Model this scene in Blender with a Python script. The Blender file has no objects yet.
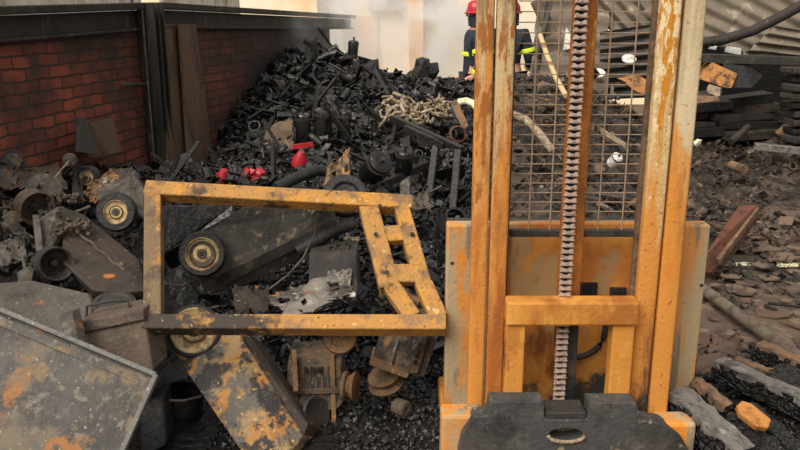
import bpy, math, random
import numpy as np
from mathutils import Vector, Matrix, noise
PI = math.pi
sc = bpy.context.scene
COL = sc.collection
RND = random.Random(11)
V = Vector

# ------------------------------------------------------------------ camera
CAM_H, TH, FPX = 1.65, math.radians(15.2), 790.0
cam = bpy.data.cameras.new('camera'); cam.sensor_width = 36; cam.lens = 36 * FPX / 800
cam.clip_end = 200
co = bpy.data.objects.new('camera', cam); COL.objects.link(co)
co.location = (0, 0, CAM_H); co.rotation_euler = (PI / 2 - TH, 0, 0)
sc.camera = co
CT, ST = math.cos(TH), math.sin(TH)

def P(px, py, Y):
    """a point of the place: seen at that pixel, Y metres in front of the camera's foot"""
    u, v = (px - 400) / FPX, (225 - py) / FPX
    d = V((u, CT + v * ST, -ST + v * CT))
    return V((0, 0, CAM_H)) + d * (Y / d.y)
def G(px, py, z=0.0):
    u, v = (px - 400) / FPX, (225 - py) / FPX
    d = V((u, CT + v * ST, -ST + v * CT))
    return V((0, 0, CAM_H)) + d * ((z - CAM_H) / d.z)
def mpp(p):
    return (p.y * CT + (CAM_H - p.z) * ST) / FPX

# ------------------------------------------------------------------ materials
def lin(c):
    return tuple((x / 255 / 12.92) if x / 255 <= .04045 else ((x / 255 + .055) / 1.055) ** 2.4 for x in c) + (1,)

LIN = lin
UNDIMMED = ('cream_render', 'peach_board', 'white_enamel_daylight', 'reflective_yellow', 'pale_corrugated_fence', 'grey_pillar', 'skin', 'ivory_plastic')
def mat(name, base, layers=(), rough=.8, metal=0.0, bump=None, spec=.4, vor=None):
    """layers: (colour, scale or (sx,sy,sz), lo, hi, detail)"""
    K = 1.0 if name in UNDIMMED else .8  # front colours dimmed so the far wall and smoke look brighter lit
    def lin(c, f=LIN): v = f(c); return (v[0] * K, v[1] * K, v[2] * K, 1)
    m = bpy.data.materials.new(name); m.use_nodes = True
    nt = m.node_tree; N = nt.nodes; L = nt.links
    b = N['Principled BSDF']; b.inputs['Roughness'].default_value = rough
    b.inputs['Metallic'].default_value = metal; b.inputs['Specular IOR Level'].default_value = spec
    tc = N.new('ShaderNodeTexCoord'); oi = N.new('ShaderNodeObjectInfo')
    mul = N.new('ShaderNodeMath'); mul.operation = 'MULTIPLY'; mul.inputs[1].default_value = 37.0
    L.new(oi.outputs['Random'], mul.inputs[0])
    add = N.new('ShaderNodeVectorMath'); add.operation = 'ADD'
    L.new(tc.outputs['Object'], add.inputs[0]); L.new(mul.outputs[0], add.inputs[1])
    rgb = N.new('ShaderNodeRGB'); rgb.outputs[0].default_value = lin(base)
    cur = rgb.outputs[0]; rcur = None
    for i, (c, s, lo, hi, det, *zz) in enumerate(layers):
        mp = N.new('ShaderNodeMapping'); mp.inputs['Location'].default_value = (3.1 * i, 1.7 * i, 5.3 * i)
        if isinstance(s, tuple): mp.inputs['Scale'].default_value = s; s = 1
        L.new(add.outputs[0], mp.inputs[0])
        n = N.new('ShaderNodeTexNoise'); n.inputs['Scale'].default_value = s; n.inputs['Detail'].default_value = det
        n.inputs['Roughness'].default_value = .66
        L.new(mp.outputs[0], n.inputs['Vector'])
        mr = N.new('ShaderNodeMapRange'); mr.inputs[1].default_value = lo; mr.inputs[2].default_value = hi
        if zz:     # paint burnt away with height: noise + k * z + offset
            sp = N.new('ShaderNodeSeparateXYZ'); L.new(tc.outputs['Object'], sp.inputs[0])
            ma = N.new('ShaderNodeMath'); ma.operation = 'MULTIPLY_ADD'; ma.inputs[1].default_value = zz[0][0]; ma.inputs[2].default_value = zz[0][1]
            L.new(sp.outputs[zz[0][2] if len(zz[0]) > 2 else 'Z'], ma.inputs[0])
            ad = N.new('ShaderNodeMath'); ad.operation = 'ADD'; L.new(n.outputs['Fac'], ad.inputs[0]); L.new(ma.outputs[0], ad.inputs[1])
            L.new(ad.outputs[0], mr.inputs[0])
        else: L.new(n.outputs['Fac'], mr.inputs[0])
        mx = N.new('ShaderNodeMix'); mx.data_type = 'RGBA'
        L.new(mr.outputs[0], mx.inputs[0]); L.new(cur, mx.inputs[6]); mx.inputs[7].default_value = lin(c)
        cur = mx.outputs[2]
    L.new(cur, b.inputs['Base Color'])
    h = None
    if vor:   # crackled charcoal: cell borders cut in
        vo = N.new('ShaderNodeTexVoronoi'); vo.feature = 'DISTANCE_TO_EDGE'; vo.inputs['Scale'].default_value = vor[0]
        L.new(add.outputs[0], vo.inputs['Vector'])
        mr = N.new('ShaderNodeMapRange'); mr.inputs[2].default_value = .18
        L.new(vo.outputs['Distance'], mr.inputs[0])
        bp = N.new('ShaderNodeBump'); bp.inputs['Strength'].default_value = vor[1]; bp.inputs['Distance'].default_value = .03
        L.new(mr.outputs[0], bp.inputs['Height']); h = bp
    if bump:
        n = N.new('ShaderNodeTexNoise'); n.inputs['Scale'].default_value = bump[0]; n.inputs['Detail'].default_value = 5
        L.new(add.outputs[0], n.inputs['Vector'])
        bp = N.new('ShaderNodeBump'); bp.inputs['Strength'].default_value = bump[1]; bp.inputs['Distance'].default_value = .02
        L.new(n.outputs['Fac'], bp.inputs['Height'])
        if h: L.new(h.outputs[0], bp.inputs['Normal'])
        h = bp
    if h: L.new(h.outputs[0], b.inputs['Normal'])
    return m

M = {}
M['yellow'] = mat('burnt_yellow_paint', (214, 136, 46), [((158, 82, 28), (9, 9, 3), .5, .62, 5), ((228, 166, 84), (11, 11, 2.5), .52, .66, 5),
      ((112, 88, 62), (5, 5, 2), .58, .72, 6), ((80, 48, 26), 45, .62, .72, 6)], .72, 0, (60, .25))
M['yellow_low'] = mat('yellow_paint_sound', (206, 138, 56), [((168, 102, 40), (5, 5, 2), .48, .62, 6), ((230, 170, 78), (8, 8, 3), .55, .7, 4),
      ((120, 84, 50), (7, 7, 3), .62, .72, 6), ((76, 50, 30), 60, .66, .72, 6)], .65, 0, (60, .15))
M['rail_a'] = mat('heat_streaked_paint', (206, 136, 58), [((168, 96, 34), (9, 9, 2), .48, .64, 6), ((196, 170, 124), (34, 34, 1.4), .5, .62, 6, (.30, -.36)),
      ((158, 96, 36), (40, 40, 8), .56, .62, 8, (.12, -.12)), ((138, 118, 86), (16, 16, 1.2), .56, .68, 6, (.22, -.30)), ((142, 86, 40), (6, 6, .9), .53, .62, 7), ((92, 56, 26), 90, .64, .7, 6), ((52, 46, 42), (8, 8, 5), .5, .62, 6, (-1.2, .2))], .74, 0, (60, .15))
M['rail_b'] = mat('flaking_heat_paint', (206, 136, 58), [((196, 110, 30), (9, 9, 2), .5, .66, 6), ((206, 176, 124), (14, 14, 1.5), .5, .64, 7, (.34, -.30)),
      ((196, 128, 30), (26, 26, 3), .5, .57, 8, (.5, -.66)), ((226, 202, 158), (46, 46, 16), .54, .58, 8, (.24, -.32)), ((146, 90, 42), (6, 6, .9), .54, .62, 7), ((120, 72, 28), 70, .6, .67, 7), ((58, 46, 38), (8, 8, 4), .5, .66, 7, (-1.3, .52))], .78, 0, (70, .2))
M['rail_c'] = mat('half_whitened_paint', (208, 138, 56), [((204, 120, 34), (9, 9, 2), .5, .66, 6), ((158, 102, 48), (6, 6, .9), .53, .64, 7), ((206, 150, 82), (20, 20, 3), .5, .62, 6, (.4, -.38)), ((206, 186, 148), (10, 10, 1.2), .49, .56, 8, (1.0, -1.28)),
      ((178, 158, 122), (18, 18, 1.2), .54, .66, 5, (.5, -.72)), ((150, 88, 30), 60, .62, .68, 7), ((60, 52, 46), (8, 8, 5), .5, .62, 6, (-1.4, .24))], .76, 0, (60, .12))
M['plate'] = mat('heat_marked_plate', (204, 124, 54), [((220, 150, 66), 5, .5, .62, 4), ((186, 146, 98), (3.2, 3.2, 2), .57, .61, 4), ((138, 84, 40), (6, 6, 2.5), .58, .68, 5),
      ((92, 84, 78), (3, 3, 2), .62, .68, 5), ((84, 48, 24), 70, .66, .72, 6), ((70, 66, 62), (5, 5, 4), .5, .6, 6, (-1.6, .36))], .6, 0, (40, .12))
M['plate_pale'] = mat('pale_burnt_plate', (200, 142, 80), [((178, 156, 120), (8, 8, 1.1), .47, .54, 5), ((222, 138, 44), (7, 7, 1.5), .53, .62, 5), ((140, 120, 96), (7, 7, 1.1), .57, .62, 5),
      ((120, 76, 40), 60, .63, .7, 7)], .7, 0, (50, .15))
M['frame_front'] = mat('half_sooted_yellow_steel', (182, 130, 66), [((200, 142, 54), 6, .5, .6, 7), ((150, 114, 74), 12, .52, .6, 8), ((62, 52, 44), 7, .5, .6, 9, (-.55, -.06, 'X')),
      ((70, 48, 32), 50, .61, .67, 8), ((212, 180, 122), 26, .62, .68, 8)], .78, 0, (70, .4))
M['frame'] = mat('scorched_yellow_steel', (176, 128, 68), [((196, 138, 54), 6, .5, .6, 7), ((134, 102, 68), 9, .5, .6, 8), ((88, 64, 44), 7, .56, .63, 9),
      ((70, 48, 32), 50, .61, .67, 8), ((212, 180, 122), 26, .61, .68, 8)], .78, 0, (70, .45))
M['frame_dark'] = mat('sooted_yellow_steel', (120, 98, 72), [((178, 124, 56), 8, .53, .62, 8), ((66, 54, 44), 7, .5, .66, 6), ((176, 156, 128), 60, .64, .7, 4),
      ((190, 118, 40), 14, .62, .68, 7)], .82, 0, (70, .45))
M['rust_mesh'] = mat('rusted_wire', (160, 134, 110), [((190, 160, 132), 30, .5, .7, 3)], .8)
M['chain'] = mat('heat_browned_chain', (196, 172, 156), [((128, 98, 82), 60, .5, .7, 3)], .5, .2)
M['chain_dark'] = mat('chain_gap', (26, 20, 18), (), .7)
M['ram'] = mat('yellow_brown_ram', (176, 104, 30), [((128, 72, 24), (10, 10, 3), .48, .64, 6), ((206, 140, 52), (14, 14, 4), .56, .68, 6)], .7, 0, (60, .25))
M['black_cast'] = mat('sooty_cast_steel', (70, 69, 68), [((92, 88, 84), 8, .5, .66, 7), ((42, 41, 40), 5, .5, .64, 7), ((150, 134, 112), 9, .64, .69, 8), ((164, 156, 146), 70, .64, .7, 5)], .72, 0, (50, .25))
M['dark_steel'] = mat('dark_steel', (54, 50, 47), [((84, 70, 56), 12, .54, .68, 6), ((32, 30, 29), 8, .52, .66, 5)], .7, 0, (40, .3))
M['char'] = mat('char', (24, 22, 21), [((42, 39, 37), 14, .5, .68, 6), ((84, 80, 76), 46, .63, .7, 4)], .55, 0, (40, .5))
M['char_gloss'] = mat('char_gloss', (24, 23, 23), [((70, 68, 66), 20, .58, .7, 4)], .32, .2, (40, .4), .6)
M['gloss_steel'] = mat('soot_glossed_steel', (92, 90, 88), [((40, 39, 38), 14, .5, .62, 6)], .25, .8)
M['char_wood'] = mat('crackled_charred_wood', (24, 23, 23), [((46, 44, 43), 26, .52, .7, 5)], .5, 0, (60, .4), .5, (36, 1.0))
M['ash'] = mat('grey_ash_metal', (94, 86, 78), [((60, 55, 50), 9, .46, .62, 6), ((130, 118, 104), 16, .56, .68, 6), ((136, 96, 56), 8, .62, .68, 7)], .8, 0, (50, .4))
M['pale'] = mat('pale_ash', (160, 142, 116), [((110, 92, 74), 22, .48, .62, 6), ((206, 188, 160), 14, .56, .68, 4)], .85, 0, (40, .5))
M['tray'] = mat('galvanised_tray', (88, 84, 79), [((66, 63, 60), 4, .44, .6, 6), ((118, 112, 100), 30, .55, .64, 8), ((126, 106, 80), 5, .54, .6, 9), ((112, 100, 82), 2.4, .55, .62, 8),
      ((150, 100, 54), 4.2, .575, .62, 9), ((176, 166, 148), 70, .63, .68, 6)], .7, .25, (45, .3))
M['tray_lip'] = mat('galvanised_lip', (110, 108, 104), [((80, 76, 72), 9, .5, .64, 5), ((196, 186, 170), 70, .62, .7, 5), ((170, 104, 44), 7, .64, .7, 7)], .65, .25, (45, .3))
M['arm'] = mat('sooted_arm', (78, 72, 66), [((56, 52, 48), 5, .45, .62, 5), ((128, 112, 84), 22, .57, .64, 9), ((150, 96, 40), 7, .66, .7, 9)], .68, 0, (45, .25))
M['arm_rust'] = mat('flaking_rusty_arm', (96, 90, 82), [((172, 120, 62), 6, .49, .55, 9), ((158, 130, 90), 9, .51, .58, 9), ((52, 48, 46), 9, .52, .58, 9), ((214, 172, 100), 40, .62, .68, 8)], .76, 0, (50, .5))
M['rust_dark'] = mat('dark_rust_plate', (62, 51, 42), [((42, 36, 32), 6, .48, .62, 5), ((182, 102, 32), 5, .63, .68, 9), ((140, 112, 78), 34, .62, .68, 8)], .78, 0, (45, .4))
M['rusty'] = mat('rusty_steel', (124, 92, 60), [((84, 66, 48), 9, .46, .62, 7), ((176, 116, 50), 12, .56, .66, 8), ((58, 46, 38), 30, .6, .68, 6)], .78, .1, (60, .5))
M['motor'] = mat('burnt_motor_casting', (102, 84, 64), [((44, 39, 35), 9, .44, .58, 8), ((146, 104, 60), 12, .57, .66, 8), ((164, 150, 130), 36, .65, .7, 6)], .75, .15, (60, .4))
M['brown_box'] = mat('browned_sheet', (92, 78, 64), [((68, 58, 50), 8, .46, .62, 6), ((128, 112, 92), 50, .58, .7, 6)], .8, 0, (60, .35))
M['tank'] = mat('grey_scorched_tank', (86, 80, 72), [((62, 58, 54), 5, .46, .62, 6), ((140, 132, 116), 60, .6, .68, 7), ((160, 100, 50), 6, .62, .67, 8)], .76, 0, (50, .35))
M['rubber'] = mat('scorched_rubber', (34, 33, 33), [((56, 54, 52), 14, .5, .7, 4)], .6, 0, (50, .3))
M['hub'] = mat('cream_hub', (196, 170, 122), [((132, 104, 72), 16, .48, .6, 7), ((98, 80, 60), 12, .58, .66, 7), ((222, 202, 160), 30, .6, .68, 6)], .72, 0, (60, .35))
M['red'] = mat('red_plastic', (176, 30, 42), [((120, 18, 24), 14, .56, .7, 4)], .45)
M['beige'] = mat('scorched_board', (112, 92, 72), [((82, 66, 52), 8, .48, .62, 6), ((148, 122, 92), 20, .6, .7, 6)], .9, 0, (30, .3))
M['beige_orange'] = mat('orange_scorched_board', (136, 104, 70), [((190, 130, 62), 6, .55, .62, 6), ((86, 72, 58), 9, .5, .62, 7)], .9, 0, (30, .4))
M['post'] = mat('sooted_steel_post', (58, 52, 45), [((38, 35, 32), (5, 5, 2), .45, .65, 6), ((104, 92, 74), (14, 14, 4), .58, .7, 6)], .78, .1, (40, .2))
M['board_wall'] = mat('smoked_boards', (98, 76, 58), [((70, 54, 44), (7, 7, 1.5), .46, .64, 5), ((124, 100, 76), (20, 20, 2), .58, .7, 5)], .9, 0, (30, .2))
M['corr'] = mat('sooty_corrugated_sheet', (128, 116, 100), [((112, 100, 88), (3, 3, 3), .45, .62, 5), ((180, 164, 142), 5, .56, .7, 5), ((76, 68, 60), 3, .62, .72, 6)], .8, .1, (20, .1))
M['corr_dark'] = mat('black_corrugated_sheet', (84, 78, 70), [((56, 52, 48), 3, .45, .6, 5), ((116, 106, 92), 6, .6, .7, 5)], .8, .1, (20, .1))
M['corr_pale'] = mat('pale_corrugated_fence', (226, 216, 200), [((170, 156, 136), (6, 6, 1), .5, .64, 5), ((110, 96, 82), (20, 20, 2), .6, .68, 5)], .8)
M['redwood'] = mat('red_brown_plank', (104, 62, 44), [((78, 46, 34), 9, .46, .62, 6), ((150, 108, 74), 40, .64, .7, 6)], .85, 0, (50, .3))
M['wood_orange'] = mat('bare_scorched_wood', (172, 116, 62), [((90, 60, 36), (12, 12, 12), .46, .58, 7), ((226, 176, 104), 26, .6, .7, 5)], .85, 0, (40, .3))
M['bare_wood'] = mat('bare_wood', (190, 128, 62), [((150, 92, 40), (16, 16, 16), .5, .62, 6)], .8)
M['wood_brown'] = mat('browned_wood', (126, 96, 70), [((84, 66, 52), 10, .46, .62, 6), ((164, 134, 100), 24, .6, .7, 6)], .88, 0, (50, .35))
M['wood_grey'] = mat('ash_grey_wood', (112, 106, 100), [((72, 68, 64), 16, .46, .62, 6), ((164, 156, 146), 24, .58, .68, 6)], .85, 0, (60, .4))
M['burnt_timber'] = mat('burnt_timber', (66, 54, 44), [((38, 33, 29), (9, 9, 9), .45, .6, 7), ((98, 80, 60), (22, 22, 22), .6, .7, 7)], .85, 0, (40, .6))
M['pole'] = mat('weathered_pole', (112, 98, 82), [((80, 70, 60), (12, 12, 12), .46, .62, 6), ((146, 128, 106), 20, .6, .7, 6)], .85, 0, (50, .3))
M['brown_sheet'] = mat('brown_fibre_sheet', (98, 76, 62), [((76, 60, 50), 6, .46, .62, 6), ((52, 42, 36), 9, .62, .66, 8)], .9, 0, (30, .3))
M['soil_chip'] = mat('earthy_chip', (114, 94, 76), [((66, 55, 46), 7, .46, .62, 6), ((140, 120, 98), 20, .6, .7, 6)], .92, 0, (40, .4))
M['foil'] = mat('torn_foil', (140, 132, 122), [((84, 77, 70), 7, .46, .58, 8), ((160, 110, 60), 6, .56, .63, 8), ((190, 182, 168), 14, .6, .66, 7)], .5, .3, (40, .4))
M['navy'] = mat('navy_turnout_cloth', (38, 44, 56), [((24, 28, 38), 12, .5, .65, 4)], .85)
M['hivis'] = mat('reflective_yellow', (214, 226, 60), (), .5)
M['helmet'] = mat('red_helmet_shell', (186, 36, 52), [((150, 26, 40), 10, .55, .7, 3)], .3)
M['skin'] = mat('skin', (196, 140, 116), (), .6)
M['hose'] = mat('yellow_red_hose', (206, 180, 130), [((150, 100, 80), (1, 1, 24), .58, .64, 2)], .7)
M['ivory'] = mat('ivory_plastic', (214, 210, 176), [((180, 160, 110), 8, .6, .7, 4)], .5)
M['white'] = mat('white_enamel_daylight', (206, 202, 194), [((150, 140, 128), 9, .54, .66, 5)], .5)  # enamel white, also the painted daylight of the gap patches
M['cream'] = mat('cream_render', (240, 220, 184), [((226, 190, 140), .8, .5, .66, 5), ((244, 230, 204), 1.6, .55, .7, 5)], .95)
M['peach'] = mat('peach_board', (224, 168, 106), [((196, 136, 78), 2, .5, .66, 4)], .95)
M['grey_pillar'] = mat('grey_pillar', (150, 142, 130), [((124, 116, 106), 3, .5, .66, 4)], .95)
M['ground'] = mat('scorched_ground', (98, 82, 68), [((66, 55, 46), 2.2, .45, .6, 8), ((138, 116, 94), 5, .55, .66, 7), ((34, 30, 27), 3.1, .56, .66, 7), ((136, 118, 96), 30, .66, .72, 4)], .95, 0, (18, .9))
M['rubble'] = mat('black_rubble', (18, 17, 16), [((38, 35, 33), 9, .5, .66, 7), ((66, 61, 56), 34, .64, .7, 5)], .42, 0, (25, 1.0), .5)
M['rubble_grey'] = mat('ashy_rubble', (56, 49, 43), [((34, 31, 28), 6, .44, .6, 7), ((104, 92, 78), 14, .58, .68, 6)], .92, 0, (25, 1.0))
M['debris'] = mat('brown_black_debris', (76, 64, 53), [((34, 30, 27), 4, .44, .58, 7), ((92, 78, 62), 10, .58, .68, 6)], .9, 0, (25, 1.0))
M['granule'] = mat('charcoal_granule', (19, 18, 18), [((52, 50, 48), 26, .55, .68, 4)], .42, 0, (60, .4), .5)

# brick: its own texture, courses along the wall
def brick_mat():
    m = bpy.data.materials.new('smoked_red_brick'); m.use_nodes = True
    nt = m.node_tree; N = nt.nodes; L = nt.links; b = N['Principled BSDF']; b.inputs['Roughness'].default_value = .92
    tc = N.new('ShaderNodeTexCoord'); sx = N.new('ShaderNodeSeparateXYZ'); cx = N.new('ShaderNodeCombineXYZ')
    L.new(tc.outputs['Object'], sx.inputs[0]); L.new(sx.outputs['X'], cx.inputs['X']); L.new(sx.outputs['Z'], cx.inputs['Y'])
    nz = N.new('ShaderNodeTexNoise'); nz.inputs['Scale'].default_value = 9; L.new(tc.outputs['Object'], nz.inputs['Vector'])
    vm = N.new('ShaderNodeVectorMath'); vm.operation = 'MULTIPLY_ADD'; vm.inputs[1].default_value = (.03, .03, 0)
    L.new(nz.outputs['Color'], vm.inputs[0]); L.new(cx.outputs[0], vm.inputs[2])
    br = N.new('ShaderNodeTexBrick'); L.new(vm.outputs[0], br.inputs['Vector'])
    br.inputs['Color1'].default_value = lin((150, 74, 50)); br.inputs['Color2'].default_value = lin((108, 56, 42))
    br.inputs['Mortar'].default_value = lin((56, 42, 36)); br.inputs['Scale'].default_value = 1
    br.inputs['Brick Width'].default_value = .21; br.inputs['Row Height'].default_value = .071
    br.inputs['Mortar Size'].default_value = .007; br.inputs['Mortar Smooth'].default_value = .3; br.inputs['Bias'].default_value = -.1
    cur = br.outputs['Color']
    def soot(sc_, lo, hi, col, k, src=None):
        nonlocal cur
        n = N.new('ShaderNodeTexNoise'); n.inputs['Scale'].default_value = sc_; n.inputs['Detail'].default_value = 5
        L.new(tc.outputs['Object'], n.inputs['Vector'])
        mr = N.new('ShaderNodeMapRange'); mr.inputs[1].default_value = lo; mr.inputs[2].default_value = hi; mr.inputs[4].default_value = k
        if src:      # soot climbs: a stain that grows with height and along the wall
            ad = N.new('ShaderNodeMath'); ad.operation = 'ADD'; L.new(n.outputs['Fac'], ad.inputs[0])
            mm = N.new('ShaderNodeMath'); mm.operation = 'MULTIPLY_ADD'; mm.inputs[1].default_value = src[1]; mm.inputs[2].default_value = src[2]
            L.new(sx.outputs[src[0]], mm.inputs[0]); L.new(mm.outputs[0], ad.inputs[1]); L.new(ad.outputs[0], mr.inputs[0])
        else: L.new(n.outputs['Fac'], mr.inputs[0])
        mx = N.new('ShaderNodeMix'); mx.data_type = 'RGBA'; L.new(mr.outputs[0], mx.inputs[0]); L.new(cur, mx.inputs[6]); mx.inputs[7].default_value = lin(col)
        cur = mx.outputs[2]
    soot(6, .46, .62, (74, 54, 44), .8); soot(2.3, .5, .62, (52, 42, 36), .75)
    soot(1.6, .5, 1.0, (38, 31, 28), .85, ('Z', .75, -.85))
    soot(1.2, .6, 1.5, (26, 23, 22), .95, ('X', .22, -.35))
    L.new(cur, b.inputs['Base Color'])
    bp = N.new('ShaderNodeBump'); bp.inputs['Strength'].default_value = .7; bp.inputs['Distance'].default_value = .012; bp.invert = True
    L.new(br.outputs['Fac'], bp.inputs['Height']); L.new(bp.outputs[0], b.inputs['Normal'])
    return m
M['brick'] = brick_mat()

# ------------------------------------------------------------------ mesh helpers
def axes(z, up=V((0, 0, 1))):
    z = z.normalized()
    if abs(z.dot(up)) > .97: up = V((1, 0, 0))
    x = up.cross(z).normalized()
    return x, z.cross(x), z

class MB:
    def __init__(s): s.v = []; s.f = []
    def add(s, vs, fs):
        o = len(s.v); s.v += [V(p) for p in vs]; s.f += [tuple(i + o for i in f) for f in fs]; return s
    def hexa(s, a, b):                                   # two quads (bottom, top) -> solid
        return s.add(list(a) + list(b), [(3, 2, 1, 0), (4, 5, 6, 7), (0, 1, 5, 4), (1, 2, 6, 5), (2, 3, 7, 6), (3, 0, 4, 7)])
    def box(s, c, sz, R=None):
        R = R or Matrix.Identity(3); c = V(c); x, y, z = (k / 2 for k in sz)
        q = [V((-x, -y, 0)), V((x, -y, 0)), V((x, y, 0)), V((-x, y, 0))]
        return s.hexa([c + R @ (p - V((0, 0, z))) for p in q], [c + R @ (p + V((0, 0, z))) for p in q])
    def bar(s, p0, p1, w, h, up=V((0, 0, 1))):           # w across, h along up
        p0, p1 = V(p0), V(p1); x, y, z = axes(p1 - p0, up)
        q = [-x * w / 2 - y * h / 2, x * w / 2 - y * h / 2, x * w / 2 + y * h / 2, -x * w / 2 + y * h / 2]
        return s.hexa([p0 + k for k in q], [p1 + k for k in q])
    def tube(s, pts, r, seg=8, r1=None, caps=True):
        pts = [V(p) for p in pts]; n = len(pts); vs = []; fs = []; up = V((0, 0, 1))
        for i, p in enumerate(pts):
            d = pts[min(i + 1, n - 1)] - pts[max(i - 1, 0)]
            x, y, z = axes(d, up)
            rr = r if r1 is None else r + (r1 - r) * i / (n - 1)
            vs += [p + (x * math.cos(2 * PI * k / seg) + y * math.sin(2 * PI * k / seg)) * rr for k in range(seg)]
        for i in range(n - 1):
            for k in range(seg):
                a, b = i * seg + k, i * seg + (k + 1) % seg
                fs.append((a, b, b + seg, a + seg))
        if caps: fs += [tuple(range(seg))[::-1], tuple(range((n - 1) * seg, n * seg))]
        return s.add(vs, fs)
    def lathe(s, c, ax, prof, seg=32, close=False):      # prof (r, h) along ax
        c = V(c); x, y, z = axes(V(ax)); vs = []; fs = []
        for r, h in prof:
            vs += [c + z * h + (x * math.cos(2 * PI * k / seg) + y * math.sin(2 * PI * k / seg)) * max(r, 1e-4) for k in range(seg)]
        m = len(prof)
        for i in range(m if close else m - 1):
            j = (i + 1) % m
            for k in range(seg):
                fs.append((i * seg + k, i * seg + (k + 1) % seg, j * seg + (k + 1) % seg, j * seg + k))
        return s.add(vs, fs)
    def prism(s, pts, back):                             # outline + depth vector
        n = len(pts); pts = [V(p) for p in pts]
        b = [p + V(back) for p in pts]
        return s.add(pts + b, [tuple(range(n)), tuple(range(2 * n - 1, n - 1, -1))] + [((i + 1) % n, i, i + n, (i + 1) % n + n) for i in range(n)])
    def sheet(s, q, nu, nv, f=None, thick=.004, rag=0, seed=0, hole=0):   # quad of 4 corners, f(u,v) lifts it along its normal
        a, b, c, d = (V(k) for k in q); nrm = (b - a).cross(d - a).normalized()
        if nrm.y > 0: nrm = -nrm
        r = random.Random(seed); vs = []; g = {}
        for j in range(nv + 1):
            for i in range(nu + 1):
                u, v = i / nu, j / nv
                p = (a * (1 - u) + b * u) * (1 - v) + (d * (1 - u) + c * u) * v
                if rag and (i in (0, nu) or j in (0, nv)):
                    p = p + (a + b + c + d - p * 4) * (r.random() * rag * .5)
                if f: p = p + nrm * f(u, v)
                g[i, j] = len(vs); vs.append(p)
        o = len(vs); vs = vs + [p - nrm * thick for p in vs]; fs = []
        fl = [(g[i, j], g[i + 1, j], g[i + 1, j + 1], g[i, j + 1]) for j in range(nv) for i in range(nu)
              if not (hole and noise.noise(V((i * .37 + seed, j * .37, seed * 1.3))) > hole)]
        cnt = {}
        for t in fl:
            for k in range(4):
                e = (t[k], t[(k + 1) % 4]); cnt[e] = 1
        for t in fl:
            fs.append(t); fs.append(tuple(k + o for k in t[::-1]))
            for k in range(4):
                e = (t[k], t[(k + 1) % 4])
                if (e[1], e[0]) not in cnt: fs.append((e[1], e[0], e[0] + o, e[1] + o))
        return s.add(vs, fs)
    def lump(s, c, r, seed, sq=(1, 1, 1), rough=.35):
        c = V(c); R = random.Random(seed); off = V((R.random() * 50, R.random() * 50, R.random() * 50))
        rot = Matrix.Rotation(R.random() * 6.28, 3, 'Z') @ Matrix.Rotation(R.random() * 6.28, 3, 'X')
        t = (1 + 5 ** .5) / 2
        iv = [(-1, t, 0), (1, t, 0), (-1, -t, 0), (1, -t, 0), (0, -1, t), (0, 1, t), (0, -1, -t), (0, 1, -t), (t, 0, -1), (t, 0, 1), (-t, 0, -1), (-t, 0, 1)]
        fc = [(0, 11, 5), (0, 5, 1), (0, 1, 7), (0, 7, 10), (0, 10, 11), (1, 5, 9), (5, 11, 4), (11, 10, 2), (10, 7, 6), (7, 1, 8), (3, 9, 4), (3, 4, 2), (3, 2, 6), (3, 6, 8), (3, 8, 9), (4, 9, 5), (2, 4, 11), (6, 2, 10), (8, 6, 7), (9, 8, 1)]
        vs = []
        for p in iv:
            p = V(p).normalized(); k = 1 + rough * (R.random() * 2 - 1)
            p = V((p.x * sq[0], p.y * sq[1], p.z * sq[2])) * (r * k)
            vs.append(c + rot @ p)
        return s.add(vs, fc)
    def build(s, name, m, parent=None, label=None, cat=None, group=None, kind=None, smooth=False, bevel=0, at=None):
        if parent is not None: o0 = parent_loc(parent)
        elif at is not None: o0 = V(at)
        else:
            n = len(s.v); o0 = V((sum(p.x for p in s.v) / n, sum(p.y for p in s.v) / n, min(p.z for p in s.v)))
        me = bpy.data.meshes.new(name); me.from_pydata([tuple(p - o0) for p in s.v], [], s.f); me.validate(); me.update()
        me.materials.append(M[m] if isinstance(m, str) else m)
        if smooth:
            me.polygons.foreach_set('use_smooth', [True] * len(me.polygons))
            me.set_sharp_from_angle(angle=math.radians(40))
        o = bpy.data.objects.new(name, me); COL.objects.link(o)
        if parent is not None: o.parent = parent
        else: o.location = o0
        if bevel:
            bm = o.modifiers.new('bevel', 'BEVEL'); bm.width = bevel; bm.segments = 2; bm.limit_method = 'ANGLE'; bm.angle_limit = math.radians(40)
        tag(o, label, cat, group, kind)
        return o
def parent_loc(o):
    t = V(o.location)
    while o.parent: o = o.parent; t = t + V(o.location)
    return t
def tag(o, label=None, cat=None, group=None, kind=None):
    if label: o['label'] = label
    if cat: o['category'] = cat
    if group: o['group'] = group
    if kind: o['kind'] = kind
    return o
def thing(name, label, cat, loc, group=None):
    o = bpy.data.objects.new(name, None); COL.objects.link(o); o.location = loc; o.empty_display_size = .1
    return tag(o, label, cat, group)
def copy_tree(o, parent=None):
    c = o.copy(); COL.objects.link(c)
    if parent: c.parent = parent
    for ch in list(o.children): copy_tree(ch, c)
    return c
def crum(a, s, seed):
    return lambda u, v: a * (noise.noise(V((u * s, v * s, seed * 3.7))) + .5 * noise.noise(V((u * s * 2.3, v * s * 2.3, seed))))
def wavy(n, amp, extra=None):
    return lambda u, v: amp * math.sin(u * n * 2 * PI) + (extra(u, v) if extra else 0)

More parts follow.
